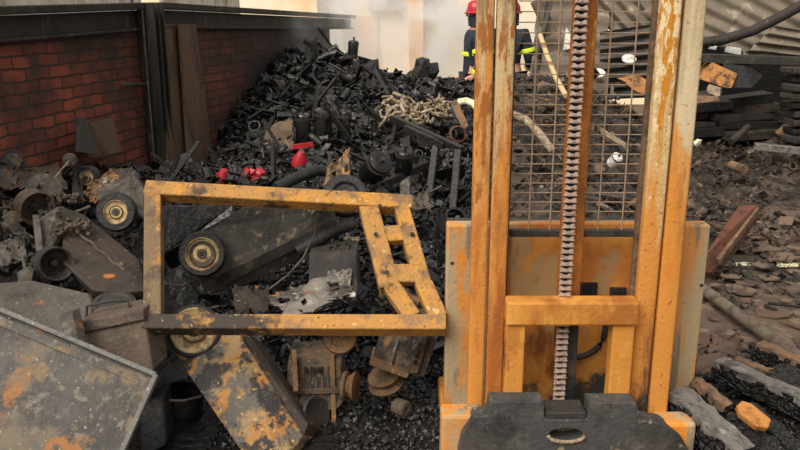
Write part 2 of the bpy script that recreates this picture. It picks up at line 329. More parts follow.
# ------------------------------------------------------------------ height of the debris
CP = [(P(*a)) for a in [
    (0, 160, 4.25), (100, 172, 5.1), (165, 184, 5.9), (205, 172, 6.8), (0, 305, 3.3), (50, 250, 3.85), (130, 255, 3.75), (150, 405, 3.1),
    (250, 400, 3.2), (300, 320, 3.8), (230, 255, 4.15), (330, 280, 3.9), (420, 260, 4.5), (430, 300, 4.0), (400, 400, 3.12), (420, 440, 2.85),
    (60, 203, 4.4), (300, 190, 4.9), (350, 192, 4.8), (250, 178, 5.1), (400, 180, 5.5), (440, 190, 5.7), (300, 128, 6.4), (400, 128, 6.7), (240, 118, 7.1),
    (215, 148, 6.9), (300, 50, 8.6), (282, 58, 8.5), (335, 57, 8.6), (372, 76, 8.4), (392, 92, 8.2), (420, 88, 8.4), (450, 86, 8.1), (470, 92, 7.9), (470, 150, 6.3),
    (560, 125, 6.5), (560, 205, 5.0), (620, 205, 5.4), (620, 115, 7.4), (560, 75, 8.3), (740, 180, 7.3), (740, 145, 8.3), (790, 152, 7.8), (790, 125, 8.5), (690, 150, 8.0)]]
CP += [G(*a) for a in [(740, 300), (700, 420), (780, 445), (790, 250), (740, 218), (700, 215), (400, 400), (720, 350), (660, 300)]]
CP += [V(a) for a in [(.3, 2.6, 0), (.9, 2.6, 0), (.6, 3.3, 0), (.5, 3.8, .08), (0, 1, 0), (-1.5, 1.2, .0), (1.5, 1.5, 0), (0, 10.6, .1), (-1.2, 10.8, .3), (1.2, 10.4, .1), (3, 10.5, .2), (5, 8, .2), (4, 5, 0), (3, 3, 0), (-2.2, 2.8, .4), (-2.4, 4, .75)]]
CP = np.array([tuple(p) for p in CP])
_A = np.linalg.norm(CP[:, None, :2] - CP[None, :, :2], axis=2)
_W = np.linalg.solve(_A + np.eye(len(CP)) * .02, CP[:, 2])
def Hn(x, y):
    return np.maximum(0, np.linalg.norm(np.stack([x, y], -1)[..., None, :] - CP[:, :2], axis=-1) @ _W)
def H(x, y):
    return float(Hn(np.array([x]), np.array([y]))[0])
def wall_x(y): return -3.07 + .21 * y

# ------------------------------------------------------------------ setting
MB().box((0, 9, -.06), (30, 26, .12)).build('floor', 'ground', kind='structure', at=(0, 9, 0))

def rubble_base(name, m, x0, x1, y0, y1, keep, label, cat, step=.035, amp=.07, sink=.03):
    nx, ny = int((x1 - x0) / step), int((y1 - y0) / step)
    X, Y = np.meshgrid(np.linspace(x0, x1, nx), np.linspace(y0, y1, ny)); Z = Hn(X, Y)
    vs = []; ok = {}
    for j in range(ny):
        for i in range(nx):
            x, y, z = X[j, i], Y[j, i], Z[j, i]
            k = min(1, z / .12)
            z += amp * k * (noise.noise(V((x * 5, y * 5, 1))) + .7 * noise.noise(V((x * 13, y * 13, 4))) + .4 * noise.noise(V((x * 29, y * 29, 9)))) - sink
            if name == 'low': z = max(z, .006)
            ok[i, j] = keep(x, y) and z > -.01; vs.append(V((x, y, z)))
    fs = [(j * nx + i, j * nx + i + 1, (j + 1) * nx + i + 1, (j + 1) * nx + i) for j in range(ny - 1) for i in range(nx - 1) if ok[i, j] or ok[i + 1, j] or ok[i, j + 1] or ok[i + 1, j + 1]]
    used = sorted({k for f in fs for k in f}); mp = {k: n for n, k in enumerate(used)}
    b = MB(); b.v = [vs[k] for k in used]; b.f = [tuple(mp[k] for k in f) for f in fs]
    return b

def rot_rand(r): return Matrix.Rotation(r.random() * 6.28, 3, 'Z') @ Matrix.Rotation((r.random() - .5) * 2.2, 3, 'X') @ Matrix.Rotation((r.random() - .5) * 2.2, 3, 'Y')
def shards(b, n, pick, seed, s0=.03, s1=.12, lift=.02, kinds='bprkl'):
    r = random.Random(seed)
    pts = [pick(r) for _ in range(n)]
    zs = Hn(np.array([p[0] for p in pts]), np.array([p[1] for p in pts]))
    for (x, y), z in zip(pts, zs):
        L = s0 + (s1 - s0) * r.random() ** 2; c = V((x, y, z + lift * (r.random() * 1.6 - .3))); R = rot_rand(r); k = r.choice(kinds)
        if k == 'b': b.box(c, (L * 2.6, L * .22, L * .16), R)
        elif k == 'p': b.box(c, (L * 1.3, L * .9, .006), R)
        elif k == 'r': d = R @ V((1, 0, 0)); b.tube([c - d * L * 1.4, c + R @ V((0, L * .15, 0)), c + d * L * 1.4], L * .09, 6)
        elif k == 'k': b.tube([c - R @ V((L * .4, 0, 0)), c + R @ V((L * .4, 0, 0))], L * .3, 10)
        elif k == 'l': b.lump(c, L * .45, r.random() * 1e6, (1, .8, .6))
        elif k == 'o': b.lathe(c, R @ V((0, 0, 1)), [(L * .5, -L * .1), (L * .5, L * .1), (L * .38, L * .1), (L * .38, -L * .1)], 14, True)

left_ok = lambda x, y: x > wall_x(y) - .05 and x < .62 - max(0, (y - 6.5)) * .0 and y < 10.8
b = rubble_base('low', 'rubble', -2.7, .66, 2.3, 10.6, lambda x, y: left_ok(x, y) and not (y < 3.5 and x > .2), '', '')
def pick_left(r):
    while 1:
        y = 2.6 + 7.6 * r.random() ** 1.2; x = wall_x(y) + (.65 - wall_x(y)) * r.random()
        if y > 4.6 or (x > -1.0 and y > 3.3): return x, y
shards(b, 6500, pick_left, 3, .02, .11, .045, 'bpppprkllo')
b.build('charred_rubble_heap', 'rubble', label='black heap of charred mixed rubble between brick wall and yellow mast', cat='rubble', kind='stuff')

b = rubble_base('h', 'debris', .5, 5.5, 3.9, 10.4, lambda x, y: x > .6, '', '', .045, .05)
def pick_right(r):
    y = 4.2 + 5.6 * r.random(); return .62 + (4.6 - .62) * r.random(), y
shards(b, 3000, pick_right, 5, .02, .1, .03, 'bpprlllo')
b.build('scorched_debris_field', 'debris', label='brown black field of scorched fragments behind and right of the mast', cat='debris', kind='stuff')

b = MB()
def pick_ash(r):
    while 1:
        y = 2.6 + 3.2 * r.random(); x = wall_x(y) + 1.15 * r.random()
        if x < -.75: return x, y
shards(b, 900, pick_ash, 8, .02, .09, .015, 'bppprkll')
b.build('ashy_scrap_bed', 'rubble_grey', label='grey brown bed of ashy scrap under the burnt parts by the brick wall', cat='debris', kind='stuff')

b = MB()
shards(b, 650, pick_left, 13, .015, .07, .07, 'ppprkl')
b.build('glint_flakes', 'ash', label='pale grey flakes and splinters painted as glints over the black heap', cat='debris', kind='stuff')  # pale shards added as painted highlights on the heap
b = MB()
shards(b, 700, pick_right, 15, .02, .09, .05, 'pprkllo')
b.build('ash_flakes', 'soil_chip', label='brown grey flakes strewn over the debris right of the mast', cat='debris', kind='stuff')
b = MB(); r = random.Random(21)
for _ in range(5200):
    y = 2.55 + 1.9 * r.random(); x = -.75 + .95 * r.random()
    if (x > .2 and y < 3.2) or (-.62 < x < -.26 and y < 2.85): continue
    b.lump((x, y, H(x, y) + .004 + .01 * r.random()), .006 + .016 * r.random() ** 2.5, r.random() * 1e6, (1, .8, .7))
b.build('charcoal_granules', 'granule', label='loose black charcoal granules on the floor left of the mast', cat='charcoal', kind='stuff')

# brick wall on the left: along X = -3.07 + .21 Y
wd = V((.21, 1, 0)).normalized(); wn = V((1, -.21, 0)).normalized()
ang = math.atan2(wd.y, wd.x)
def W(px, py, off=0.0):
    """point of the wall plane (moved off metres into the room) seen at that pixel"""
    u, v = (px - 400) / FPX, (225 - py) / FPX
    d = V((u, CT + v * ST, -ST + v * CT)); p0 = V((-3.07, 0, 0)) + wn * off; c = V((0, 0, CAM_H))
    return c + d * ((p0 - c).dot(wn) / d.dot(wn))
wA, wB = V((wall_x(2.6), 2.6, 0)), V((wall_x(10.35), 10.35, 0)); Lw = (wB - wA).length
me = MB().hexa([(0, 0, -.05), (Lw, 0, -.05), (Lw, .2, -.05), (0, .2, -.05)], [(0, 0, 1.62), (Lw, 0, 1.52), (Lw, .2, 1.52), (0, .2, 1.62)]).build('wall_left', 'brick', kind='structure', at=(0, 0, 0))
me.location = wA; me.rotation_euler = (0, 0, ang)
# steel edge beam along the top
bt = MB()
k0, k1, k2 = W(-120, 14, .02), W(157, 5.5, .02), W(352, 17, .02)
for a, c in ((k0, k1), (k1, k2)):
    bt.bar(a, c, .13, .045); bt.bar(a - V((0, 0, .09)) - wn * .03, c - V((0, 0, .09)) - wn * .03, .03, .12)
    bt.bar(a - V((0, 0, .155)) - wn * .01, c - V((0, 0, .155)) - wn * .01, .09, .02)
bt.build('trim_1', 'post', kind='structure', bevel=.006)
bp_ = W(158, 100, .05); top = W(150, 3, .08); base = V((top.x, top.y, 0))
x_ = wd
t = MB(); t.bar(base, base + V((0, 0, 1.7)), .02, .13, wn); t.bar(base - wd * .07, base - wd * .07 + V((0, 0, 1.7)), .13, .018, wd); t.bar(base + wd * .07, base + wd * .07 + V((0, 0, 1.7)), .13, .018, wd)
t.build('steel_post', 'post', label='dark upright steel post against the brick wall', cat='post', bevel=.004)
MB().tube([top - wd * .12 + V((0, 0, 0)), base - wd * .12 + V((0, 0, .3))], .008, 8).build('conduit', 'ash', label='thin pale conduit running down beside the steel post', cat='pipe')
MB().tube([W(122, 84, .04), W(147, 84, .05)], .009, 8).build('iron_peg', 'ash', label='small light iron rod sticking from the bricks left of the post', cat='rod')
for (x0, x1, y0, xa, xb, off, lab) in [(163, 181, 24, 168, 196, .05, 'smoke darkened board leaning on bricks right beside the post'), (180, 196, 24, 190, 215, .1, 'brown smoked board leaning on bricks, second from the post')]:
    q = [W(xa, 172, off + .12), W(xb, 172, off + .12), W(x1, y0, off), W(x0, y0, off)]
    MB().prism(q, -wn * .025).build('leaning_board', 'board_wall', label=lab, cat='board', bevel=.003)
MB().prism([W(92, 158, .15), W(122, 152, .15), W(113, 118, .1), W(90, 124, .1)], -wn * .03).build('fibre_board', 'board_wall', label='grey brown square panel propped on the brick wall', cat='panel', bevel=.003)
MB().prism([W(78, 152, .2), W(98, 155, .2), W(87, 117, .12), W(79, 117, .12)], -wn * .02).build('metal_wedge', 'dark_steel', label='dark wedge of metal propped against the brick wall', cat='metal scrap', bevel=.003)

# pale corrugated fence above / behind the wall
for x0, x1, n, lab in ((-60, 142, 16, 'pale corrugated fence sheet above the brick wall left of the post'), (160, 240, 12, 'pale corrugated fence sheet above the brick wall right of the post')):
    a, c = W(x0, 12, -.3), W(x1, 12, -.3); a.z = c.z = 1.3; up = V((0, 0, 1.3))
    MB().sheet([a, c, c + up, a + up], n * 8, 2, wavy(n, .02)).build('corrugated_fence_sheet', 'corr_pale', label=lab, cat='corrugated sheet', smooth=True)

# far wall and what stands on it
MB().box((0, 14.6, 2.2), (26, .25, 4.4)).build('wall_back', 'cream', kind='structure')
for px, w, m, lab in ((331, .42, 'grey_pillar', 'grey pillar beyond the left end of the smoking heap'), (416, .24, 'peach', 'peach coloured pillar seen through the thick smoke')):
    p = P(px, 40, 14.2); MB().box((p.x, 14.2, 1.6), (w, .4, 3.2)).build('pillar', m, label=lab, cat='pillar', bevel=.01)
p = P(322, 30, 14.4); MB().box((p.x - .05, 14.42, 1.1), (.5, .06, .9)).build('peach_board', 'peach', label='peach board on the far wall beside the grey pillar', cat='board')
p = P(355, 45, 14.4); MB().box((p.x + .05, 14.42, .9), (.7, .06, 1.3)).build('peach_board', 'peach', label='peach board on the far wall right of the grey pillar, in smoke', cat='board')
p = P(432, 6, 14.3); MB().box((p.x, 14.35, 1.9), (.5, .12, .7)).build('window_1', 'ash', kind='structure')
p = P(385, 6, 14.3); MB().box((p.x, 14.35, 2.0), (.6, .12, .7)).build('window_2', 'grey_pillar', kind='structure')

# ------------------------------------------------------------------ forklift
FY = 2.62
def fx(px, py, Y): return P(px, py, Y).x
def fz(py, Y): return P(400, py, Y).z
fk = thing('forklift_mast', 'tall burnt yellow forklift mast with chain, wire guard and black carriage foot', 'forklift', (.62, FY, 0))
ZT = 2.35
def rail(x0p, x1p, yp, Y, zb, m, name='mast_rail', dep=.032, zt=ZT):
    xa, xb = fx(x0p, yp, Y), fx(x1p, yp, Y)
    q = MB(); w = xb - xa; r_ = .010; n = 5
    # rounded front section
    prof = [(xa, Y + dep), (xa, Y + r_)] + [(xa + r_ - r_ * math.cos(k * PI / 2 / n), Y + r_ - r_ * math.sin(k * PI / 2 / n)) for k in range(1, n)] + \
           [(xb - r_ + r_ * math.sin(k * PI / 2 / n), Y + r_ - r_ * math.cos(k * PI / 2 / n)) for k in range(0, n + 1)] + [(xb, Y + dep)]
    N_ = len(prof); q.add([V((x, y, zb)) for x, y in prof] + [V((x, y, zt)) for x, y in prof],
          [(i, (i + 1) % N_, (i + 1) % N_ + N_, i + N_) for i in range(N_)] + [tuple(range(N_))[::-1], tuple(range(N_, 2 * N_))])
    return q.build(name, m, fk, smooth=True)
z410 = fz(412, FY)
rail(472.5, 489.5, 200, FY, .05, 'rail_a').name = 'outer_rail'
rail(491.5, 509.5, 200, FY, .26, 'rail_a').name = 'inner_rail'
rail(645.5, 666, 200, FY, .22, 'rail_b').name = 'inner_rail'
rail(668, 688.5, 200, FY, .05, 'rail_c').name = 'outer_rail'
# dark lower ends and channel webs behind the inner rails
for a, c in ((490, 506), (636, 649)):
    xa, xb = fx(a, 330, FY + .08), fx(c, 330, FY + .08)
    MB().box(((xa + xb) / 2, FY + .12, 1.15), (xb - xa, .05, 2.3)).build('rail_web', 'dark_steel', fk, bevel=.003)
# sheet cover behind the mast
CY = 2.86
xl, xr = fx(446.5, 240, CY), fx(708, 240, CY); zt = fz(224, CY)
cv = MB(); xm0, xm1 = fx(505, 300, CY), fx(642, 300, CY)
cv.box(((xm0 + xm1) / 2, CY + .03, (zt + .05) / 2), (xm1 - xm0, .04, zt - .05)).build('cover_plate', 'plate', fk, bevel=.006)
for a, c, nm in ((xl, xm0 - .002, 'plate_pale'), (xm1 + .002, xr, 'plate_pale')):
    MB().box(((a + c) / 2, CY + .02, (zt + .05) / 2), (c - a, .07, zt - .05)).build('side_plate', nm, fk, bevel=.008)
MB().box(((xl + xr) / 2, CY + .07, zt - .015), (xr - xl - .01, .09, .02)).build('top_flange', 'dark_steel', fk, bevel=.003)
for px0, px1, py0, py1 in ((580.5, 597, 283, 305), (610, 626, 288, 302)):
    vt = MB(); x0, x1, z0, z1 = fx(px0, 295, CY), fx(px1, 295, CY), fz(py1, CY), fz(py0, CY)
    vt.box(((x0 + x1) / 2, CY + .008, (z0 + z1) / 2), (x1 - x0, .02, z1 - z0))
    for k in range(7): vt.box((x0 + (x1 - x0) * (k + .5) / 7, CY - .005, (z0 + z1) / 2), (.003, .012, z1 - z0))
    vt.build('vent', 'dark_steel', fk)
MB().box((fx(625, 360, CY), CY - .005, fz(355, CY)), (.04, .03, .34)).build('hinge_strip', 'dark_steel', fk, bevel=.004)
for px, py in ((700, 284), (452, 262)):
    MB().lathe((fx(px, py, CY), CY - .01, fz(py, CY)), (0, -1, 0), [(.0, .006), (.007, .006), (.008, 0)], 12).build('bolt', 'dark_steel', fk)
arc = [P(px, py, CY) for px, py in ((605, 318), (606, 328), (604, 338), (600, 346), (593, 352), (585, 356), (577, 358))]
MB().tube([V((p.x, CY + .006, p.z)) for p in arc], .012, 8).build('stain_arc', 'dark_steel', fk, smooth=True)  # tube added in place of the dark stained arc on the plate
# wire guard
GY = 2.74
g = MB(); gz0, gz1 = zt + .0, ZT; x0, x1 = fx(511, 200, GY), fx(640, 200, GY)
z = gz0 + .01
while z < gz1:
    g.tube([(x0, GY, z), (x1, GY, z)], .002, 5); z += .0345
for px in (534, 556, 606, 631): 
    x = fx(px, 100, GY); g.tube([(x, GY - .005, gz0 - .01), (x, GY - .005, gz1)], .003, 5)
gd = g.build('wire_guard', 'rust_mesh', fk)
x = fx(641, 200, GY - .03); MB().box((x, GY - .02, (gz0 + ZT) / 2 - .1), (.02, .03, ZT - gz0 + .3)).build('guard_post', 'wood_brown', fk, bevel=.003)
MB().box(((x0 + x1) / 2, GY, gz0), (x1 - x0, .03, .025)).build('guard_sill', 'dark_steel', fk, bevel=.003)
# lift ram and chain
RY = 2.66; rx = fx(575.5, 200, RY)
MB().box((rx, RY + .03, 1.4), (.078, .05, 1.98)).build('lift_ram', 'ram', fk, bevel=.008)
MB().box((fx(566, 380, RY), RY + .025, .33), (.072, .05, .5)).build('ram_foot', 'dark_steel', fk, bevel=.004)
CHY = 2.625; cx = fx(570, 200, CHY)
ch = MB(); ch.box((cx, CHY + .012, 1.25), (.032, .008, 2.2)); chain = ch.build('lift_chain', 'chain_dark', fk)
lk = None; nlk = 0; z = .235; pitch = .0226
def link_mesh():
    q = MB(); k = .00105; kz = .00072
    o_ = [(-19, -9), (-5, -9), (-3, -4), (3, -4), (5, -9), (19, -9), (17, 3), (19, 8), (11, 9), (6, 2), (-6, 2), (-11, 9), (-19, 8), (-17, 3)]
    q.prism([V((cx + a * k, CHY - .012, .235 + b_ * kz)) for a, b_ in o_], V((0, .018, 0)))
    q.tube([(cx - .022, CHY - .006, .2285), (cx + .022, CHY - .006, .2285)], .0036, 8)
    return q
lk = link_mesh().build('chain_link', 'chain', chain)
while z + pitch < ZT:
    z += pitch; c = lk.copy(); COL.objects.link(c); c.location = (0, 0, z - .235)
MB().box((cx, CHY, .222), (.022, .03, .05)).build('chain_anchor', 'rusty', fk, bevel=.003)
# fork carriage: cross bar on two legs
BY = 2.56
xa, xb = fx(507, 310, BY), fx(640, 310, BY); za, zb_ = fz(326, BY), fz(303, BY)
MB().box(((xa + xb) / 2, BY + .04, (za + zb_) / 2), (xb - xa, .08, zb_ - za)).build('carriage_crossbar', 'yellow_low', fk, bevel=.007)
for p0, p1 in ((506, 525), (612, 634)):
    x0, x1 = fx(p0, 360, BY), fx(p1, 360, BY)
    MB().box(((x0 + x1) / 2, BY + .045, (za + .1) / 2), (x1 - x0, .06, za - .1)).build('carriage_leg', 'yellow_low', fk, bevel=.006)
# black foot plate with notch and slot
PY = 2.50
def FP(px, py): p = P(px, py, PY); return V((p.x, PY, p.z))
zlow = .06
ol = [FP(458, 452), FP(462, 434), FP(474, 417), FP(488, 416), FP(490, 402), FP(544, 402), FP(545, 419), FP(588, 419), FP(589, 403), FP(636, 403), FP(642, 420), FP(664, 424), FP(682, 438), FP(690, 452)]
bot = [V((ol[-1].x, PY, zlow)), V((ol[0].x, PY, zlow))]
fp = MB(); out = ol + bot
sl = [FP(566 + 17 * math.cos(a), 435 + 6.5 * math.sin(a)) for a in [k * 2 * PI / 20 for k in range(20)]]
import bmesh
def holed(outl, hole, back):
    bm = bmesh.new(); es = []
    for lp in (outl, hole):
        vs = [bm.verts.new(p) for p in lp]
        for i in range(len(vs)): es.append(bm.edges.new((vs[i], vs[(i + 1) % len(vs)])))
    bmesh.ops.triangle_fill(bm, use_beauty=True, edges=es)
    r_ = bmesh.ops.extrude_face_region(bm, geom=bm.faces[:])
    bmesh.ops.translate(bm, vec=back, verts=[v for v in r_['geom'] if isinstance(v, bmesh.types.BMVert)])
    bmesh.ops.recalc_face_normals(bm, faces=bm.faces[:])
    q = MB(); bm.verts.index_update(); q.v = [v.co.copy() for v in bm.verts]; q.f = [tuple(v.index for v in f.verts) for f in bm.faces]; bm.free(); return q
holed(out, sl, V((0, .075, 0))).build('foot_plate', 'black_cast', fk, bevel=.005)
c0 = FP(566, 436); MB().box((c0.x, PY + .09, c0.z - .02), (.13, .03, .05)).build('slot_back', 'pale', fk)
sp_ = [p - V((0, .004, 0)) for p in [FP(566 + 18 * math.cos(a), 435.5 + 6 * math.sin(a)) for a in [k * PI / 10 for k in range(11)]]]
MB().tube(sp_, .007, 8).build('slot_lip', 'pale', fk, smooth=True)
q = FP(566, 416); MB().box((q.x, PY + .05, q.z), (.14, .1, .025)).build('chain_block', 'dark_steel', fk, bevel=.004)
for p0, p1, y0 in ((441, 482, 416), (660, 696, 424)):
    x0, x1, z1 = fx(p0, 435, PY + .03), fx(p1, 435, PY + .03), fz(y0, PY + .03)
    MB().box(((x0 + x1) / 2, PY + .08, (z1 + .04) / 2), (x1 - x0, .1, z1 - .04)).build('foot_corner', 'plate_pale', fk, bevel=.012)
for px in (470, 668):
    x = fx(px, 440, PY); 
    MB().box((x, 2.62, .045), (.16, 1.2, .07)).build('straddle_leg', 'yellow_low', fk, bevel=.012)

# ------------------------------------------------------------------ yellow frame leaning over the debris
TL, TR, BL, BR = P(154, 191, 3.32), P(408, 205, 3.30), P(154, 325, 2.88), P(442, 325, 2.80)
IT, IB = P(368, 206, 3.30), P(399, 316, 2.84)
nr = (TR - TL).cross(BL - TL).normalized()
if nr.y > 0: nr = -nr
fr = thing('yellow_chassis', 'rectangular scorched yellow steel frame lying tilted on the burnt parts', 'frame', (BL + BR) / 2 - V((0, 0, .1)))
def fbar(name, a, c, m, w=.068, h=.07, par=fr): return MB().bar(a, c, w, h, nr).build(name, m, par, bevel=.006)
e = (TR - TL).normalized() * .034
fbar('rear_bar', TL - e, TR + e * .6, 'frame')
fbar('front_bar', BL - e, BR + e * .5, 'frame_front', .062, .075)
fbar('side_bar', TL, BL, 'frame_dark', .07, .066)
fbar('inner_side_bar', IT, P(390, 290, 2.95), 'frame', .082, .062)
fbar('lower_leg', P(391, 287, 2.95), P(413, 319, 2.83), 'frame', .066, .056)
fbar('outer_side_bar', TR - e, P(424, 288, 2.95), 'frame', .064, .062)
fbar('lower_leg', P(424, 286, 2.95), P(439, 320, 2.82), 'frame', .07, .056)
for t_, w in ((.33, .075), (.68, .08)):
    a, c = IT.lerp(IB, t_ - .03), (TR - e).lerp(BR - e, t_ - .06)
    fbar('cross_bar', a, c, 'frame', w, .045)
MB().tube([P(398, 286, 2.97), P(408, 297, 2.94), P(420, 303, 2.92)], .018, 10).build('bent_rod', 'rusty', fr, smooth=True)
for px, py, Y in ((376, 238, 3.14), (412, 238, 3.14), (387, 276, 2.98), (380, 210, 3.24)):
    c = P(px, py, Y); MB().lathe(c + nr * .031, nr, [(0, .004), (.009, .004), (.010, 0)], 12).build('bolt_hole', 'char', fr)
MB().lathe(P(340, 338, 2.9), nr * 1 + V((0, 0, -.3)), [(0, .01), (.03, .01), (.04, .02), (.062, .02), (.066, 0), (.062, -.03), (0, -.03)], 28).build('rusty_disc', 'rusty', label='rusty round flange under the front bar of the yellow frame', cat='flange', smooth=True)

# ------------------------------------------------------------------ wheels, arms, parts left
def wheel(name, lab, c, ax, R, w, tyre='rubber', hubm='hub', hubR=.62, par=None, disc=1.0):
    ax = V(ax).normalized()
    t = par or thing(name, lab, 'wheel', c)
    MB().lathe(c, ax, [(R * hubR, -w / 2), (R * .9, -w / 2), (R * .98, -w * .36), (R, 0), (R * .98, w * .36), (R * .9, w / 2), (R * hubR, w / 2)], 40, True).build('tyre', tyre, t, smooth=True)
    MB().lathe(c, ax, [(R * hubR, -w * .3), (R * hubR, w * .42), (R * hubR * .93, w * .48), (R * hubR * .84, w * .3), (R * hubR * .6, w * .24), (R * hubR * .5, w * .38), (R * hubR * .3, w * .4), (R * hubR * .26, w * .2), (0, w * .2)], 36).build('hub', hubm, t, smooth=True)
    MB().lathe(c, ax, [(0, w * .3), (R * .05, w * .3), (R * .07, w * .44), (R * .16, w * .46), (R * .2, w * .42), (R * .22, w * .3), (R * hubR * .46 * disc, w * .36), (R * hubR * .5 * disc, w * .46), (R * hubR * .54 * disc, w * .4), (R * hubR * .54 * disc, w * .1)], 32).build('hub_disc', 'brown_box', t, smooth=True)
    MB().lathe(c, ax, [(0, w * .47), (R * .1, w * .47), (R * .11, w * .4)], 16).build('axle_hole', 'char', t, smooth=True)
    return t
toc = lambda p, dx=0, dz=0: (V((0, 0, CAM_H)) - p).normalized() + V((dx, 0, dz))

# arm with wheel in the middle
c = P(203, 254, 3.45)
t = thing('roller_arm', 'soot grey tapered steel arm with cream ringed roller under the rear bar', 'machine part', c)
o = [(188, 238, 3.5), (205, 229, 3.5), (250, 203, 3.58), (333, 206, 3.72), (336, 220, 3.72), (262, 262, 3.55), (222, 277, 3.47), (196, 277, 3.45)]
MB().prism([P(*k) for k in o], V((.02, .05, -.09))).build('housing', 'arm', t, bevel=.008)
MB().bar(P(222, 280, 3.47), P(336, 223, 3.72), .01, .05, V((0, 0, 1))).build('lower_lip', 'dark_steel', t)
wheel('', '', c + toc(c) * .02, toc(c, -.15), .107, .07, 'rubber', 'hub', .72, t, 1.45)
# lower arm
c = P(194, 331, 3.08)
t = thing('roller_arm', 'flaking orange tapered steel arm with cream roller under the front bar', 'machine part', P(245, 420, 2.85))
o = [(171, 350, 3.04), (180, 322, 3.12), (215, 312, 3.14), (240, 335, 3.05), (303, 437, 2.72), (280, 462, 2.6), (248, 462, 2.62)]
MB().prism([P(*k) for k in o], V((.03, .08, -.05))).build('housing', 'arm_rust', t, bevel=.008)
MB().prism([P(241, 335, 3.07), P(252, 338, 3.09), P(308, 424, 2.78), P(303, 437, 2.735)], V((.03, .07, -.05))).build('side_flange', 'rust_dark', t, bevel=.004)
wheel('', '', c + toc(c) * .03, toc(c, -.05, .2), .112, .05, 'rubber', 'hub', .86, t)
# black tyred wheel
c = P(117, 212, 3.75)
wheel('trolley_wheel', 'black tyred wheel with cream hub left of the yellow frame', c, toc(c, -.25), .098, .06)
c = P(88, 178, 4.5); wheel('trolley_wheel', 'small scorched wheel half buried near the brick wall', c, toc(c, -.5), .075, .05)
c = P(345, 196, 3.9); wheel('trolley_wheel', 'sooty tyre showing above the rear bar of the yellow frame', c, toc(c, .1, .6), .115, .06, 'rubber', 'rubber', .6)
# cup rims
def rim(lab, c, ax, R, m='rusty', dep=.1):
    t = thing('wheel_rim', lab, 'rim', c)
    MB().lathe(c, ax, [(R * .9, .0), (R, .004), (R * 1.02, -.008), (R * .93, -.02), (R * .86, -dep * .5), (R * .92, -dep * .9), (R * 1.0, -dep), (R * .8, -dep), (R * .3, -dep * .72), (R * .26, -dep * .4), (R * .12, -dep * .35), (R * .12, -dep * .6), (R * .35, -dep * .66), (R * .75, -dep * .62), (R * .8, -dep * .3)], 36, True).build('rim_shell', m, t, smooth=True)
    MB().lathe(c, ax, [(0, -dep * .3), (R * .16, -dep * .3), (R * .2, -dep * .5), (R * .2, -dep * .7)], 16).build('rim_boss', 'dark_steel', t, smooth=True)
    return t
c = P(57, 264, 3.25); rim('open dark wheel rim with rusty edge facing outward, left of the rust plate', c, toc(c, .25, -.1), .072, 'dark_steel', .11)
c = P(38, 209, 3.8); rim('pale edged empty wheel rim leaning under the grey round lid', c, toc(c, .5, -.35), .085, 'brown_box', .09)
# rust plate housings
t = thing('machine_housing', 'long dark rust spotted housing left of the yellow frame', 'machine part', P(105, 270, 3.3))
o = [(62, 206, 3.75), (84, 214, 3.7), (138, 258, 3.42), (147, 290, 3.15), (120, 293, 3.12), (92, 290, 3.12), (62, 262, 3.3)]
MB().prism([P(*k) for k in o], V((.02, .06, -.1))).build('shell', 'rust_dark', t, bevel=.01)
MB().tube([P(66 + 74 * k / 14, 222 + 62 * k / 14 + 1.6 * math.sin(k * 2.3), 3.54 - .33 * k / 14) for k in range(15)], .006, 6).build('ridge', 'brown_box', t)
t = thing('slotted_bracket', 'upright slotted steel bracket between the two empty rims', 'bracket', P(45, 240, 3.4))
MB().prism([P(*k) for k in [(34, 222, 3.5), (58, 206, 3.6), (62, 232, 3.5), (44, 255, 3.35), (36, 255, 3.35)]], V((.01, .04, -.01))).build('plate', 'ash', t, bevel=.004)
MB().bar(P(36, 216, 3.5), P(40, 252, 3.33), .03, .02).build('edge', 'ash', t, bevel=.004)
b = MB()
for k in range(3): b.box(P(58.5 + k * .6, 213 + k * 4, 3.555), (.016, .02, .008))
b.build('slots', 'char', t)
# wheel-arm body right of the wheel 'D'
MB().prism([P(*k) for k in [(95, 190, 4.2), (132, 172, 4.3), (148, 196, 3.9), (148, 225, 3.8), (128, 205, 3.9), (100, 205, 4.0)]], V((.02, .1, -.08))).build('scorched_housing', 'ash', label='crumpled ashy housing behind the black tyred wheel', cat='machine part', bevel=.01)
MB().prism([P(*k) for k in [(158, 205, 3.6), (235, 203, 3.75), (232, 226, 3.65), (192, 238, 3.6), (160, 258, 3.5)]], V((.02, .1, -.1))).build('charred_block', 'char_gloss', label='glossy black charred block under the rear bar left of the roller', cat='charred lump', bevel=.012)
# grey tank
MB().prism([P(*k) for k in [(-20, 284, 3.2), (30, 279, 3.2), (88, 292, 3.1), (97, 306, 3.05), (92, 345, 2.85), (60, 345, 2.85), (-20, 318, 2.9)]], V((0, .12, -.1))).build('fuel_tank', 'tank', label='wide grey scorched tank behind the large metal tray', cat='tank', bevel=.02)
t = thing('canister', 'brown rectangular sheet box with lid and wire handle beside the tray', 'canister', P(117, 372, 2.86))
MB().prism([P(*k) for k in [(80, 325, 2.86), (144, 314, 2.86), (153, 372, 2.76), (92, 384, 2.76)]], V((.02, .14, .0))).build('body', 'brown_box', t, bevel=.008)
MB().prism([P(*k) for k in [(78, 322, 2.85), (143, 309, 2.85), (144, 320, 2.835), (80, 334, 2.835)]], V((.02, .15, .0))).build('lid', 'brown_box', t, bevel=.006)
MB().tube([P(86, 322, 2.9), P(87, 306, 2.92), P(110, 301, 2.92), P(128, 300, 2.92), P(130, 311, 2.9)], .006, 8).build('handle', 'dark_steel', t, smooth=True)
c = P(114, 305, 3.06); ax = V((.1, -.25, 1)).normalized()
t = thing('small_drum', 'short rusty drum with dark lid behind the brown box', 'drum', c - ax * .06)
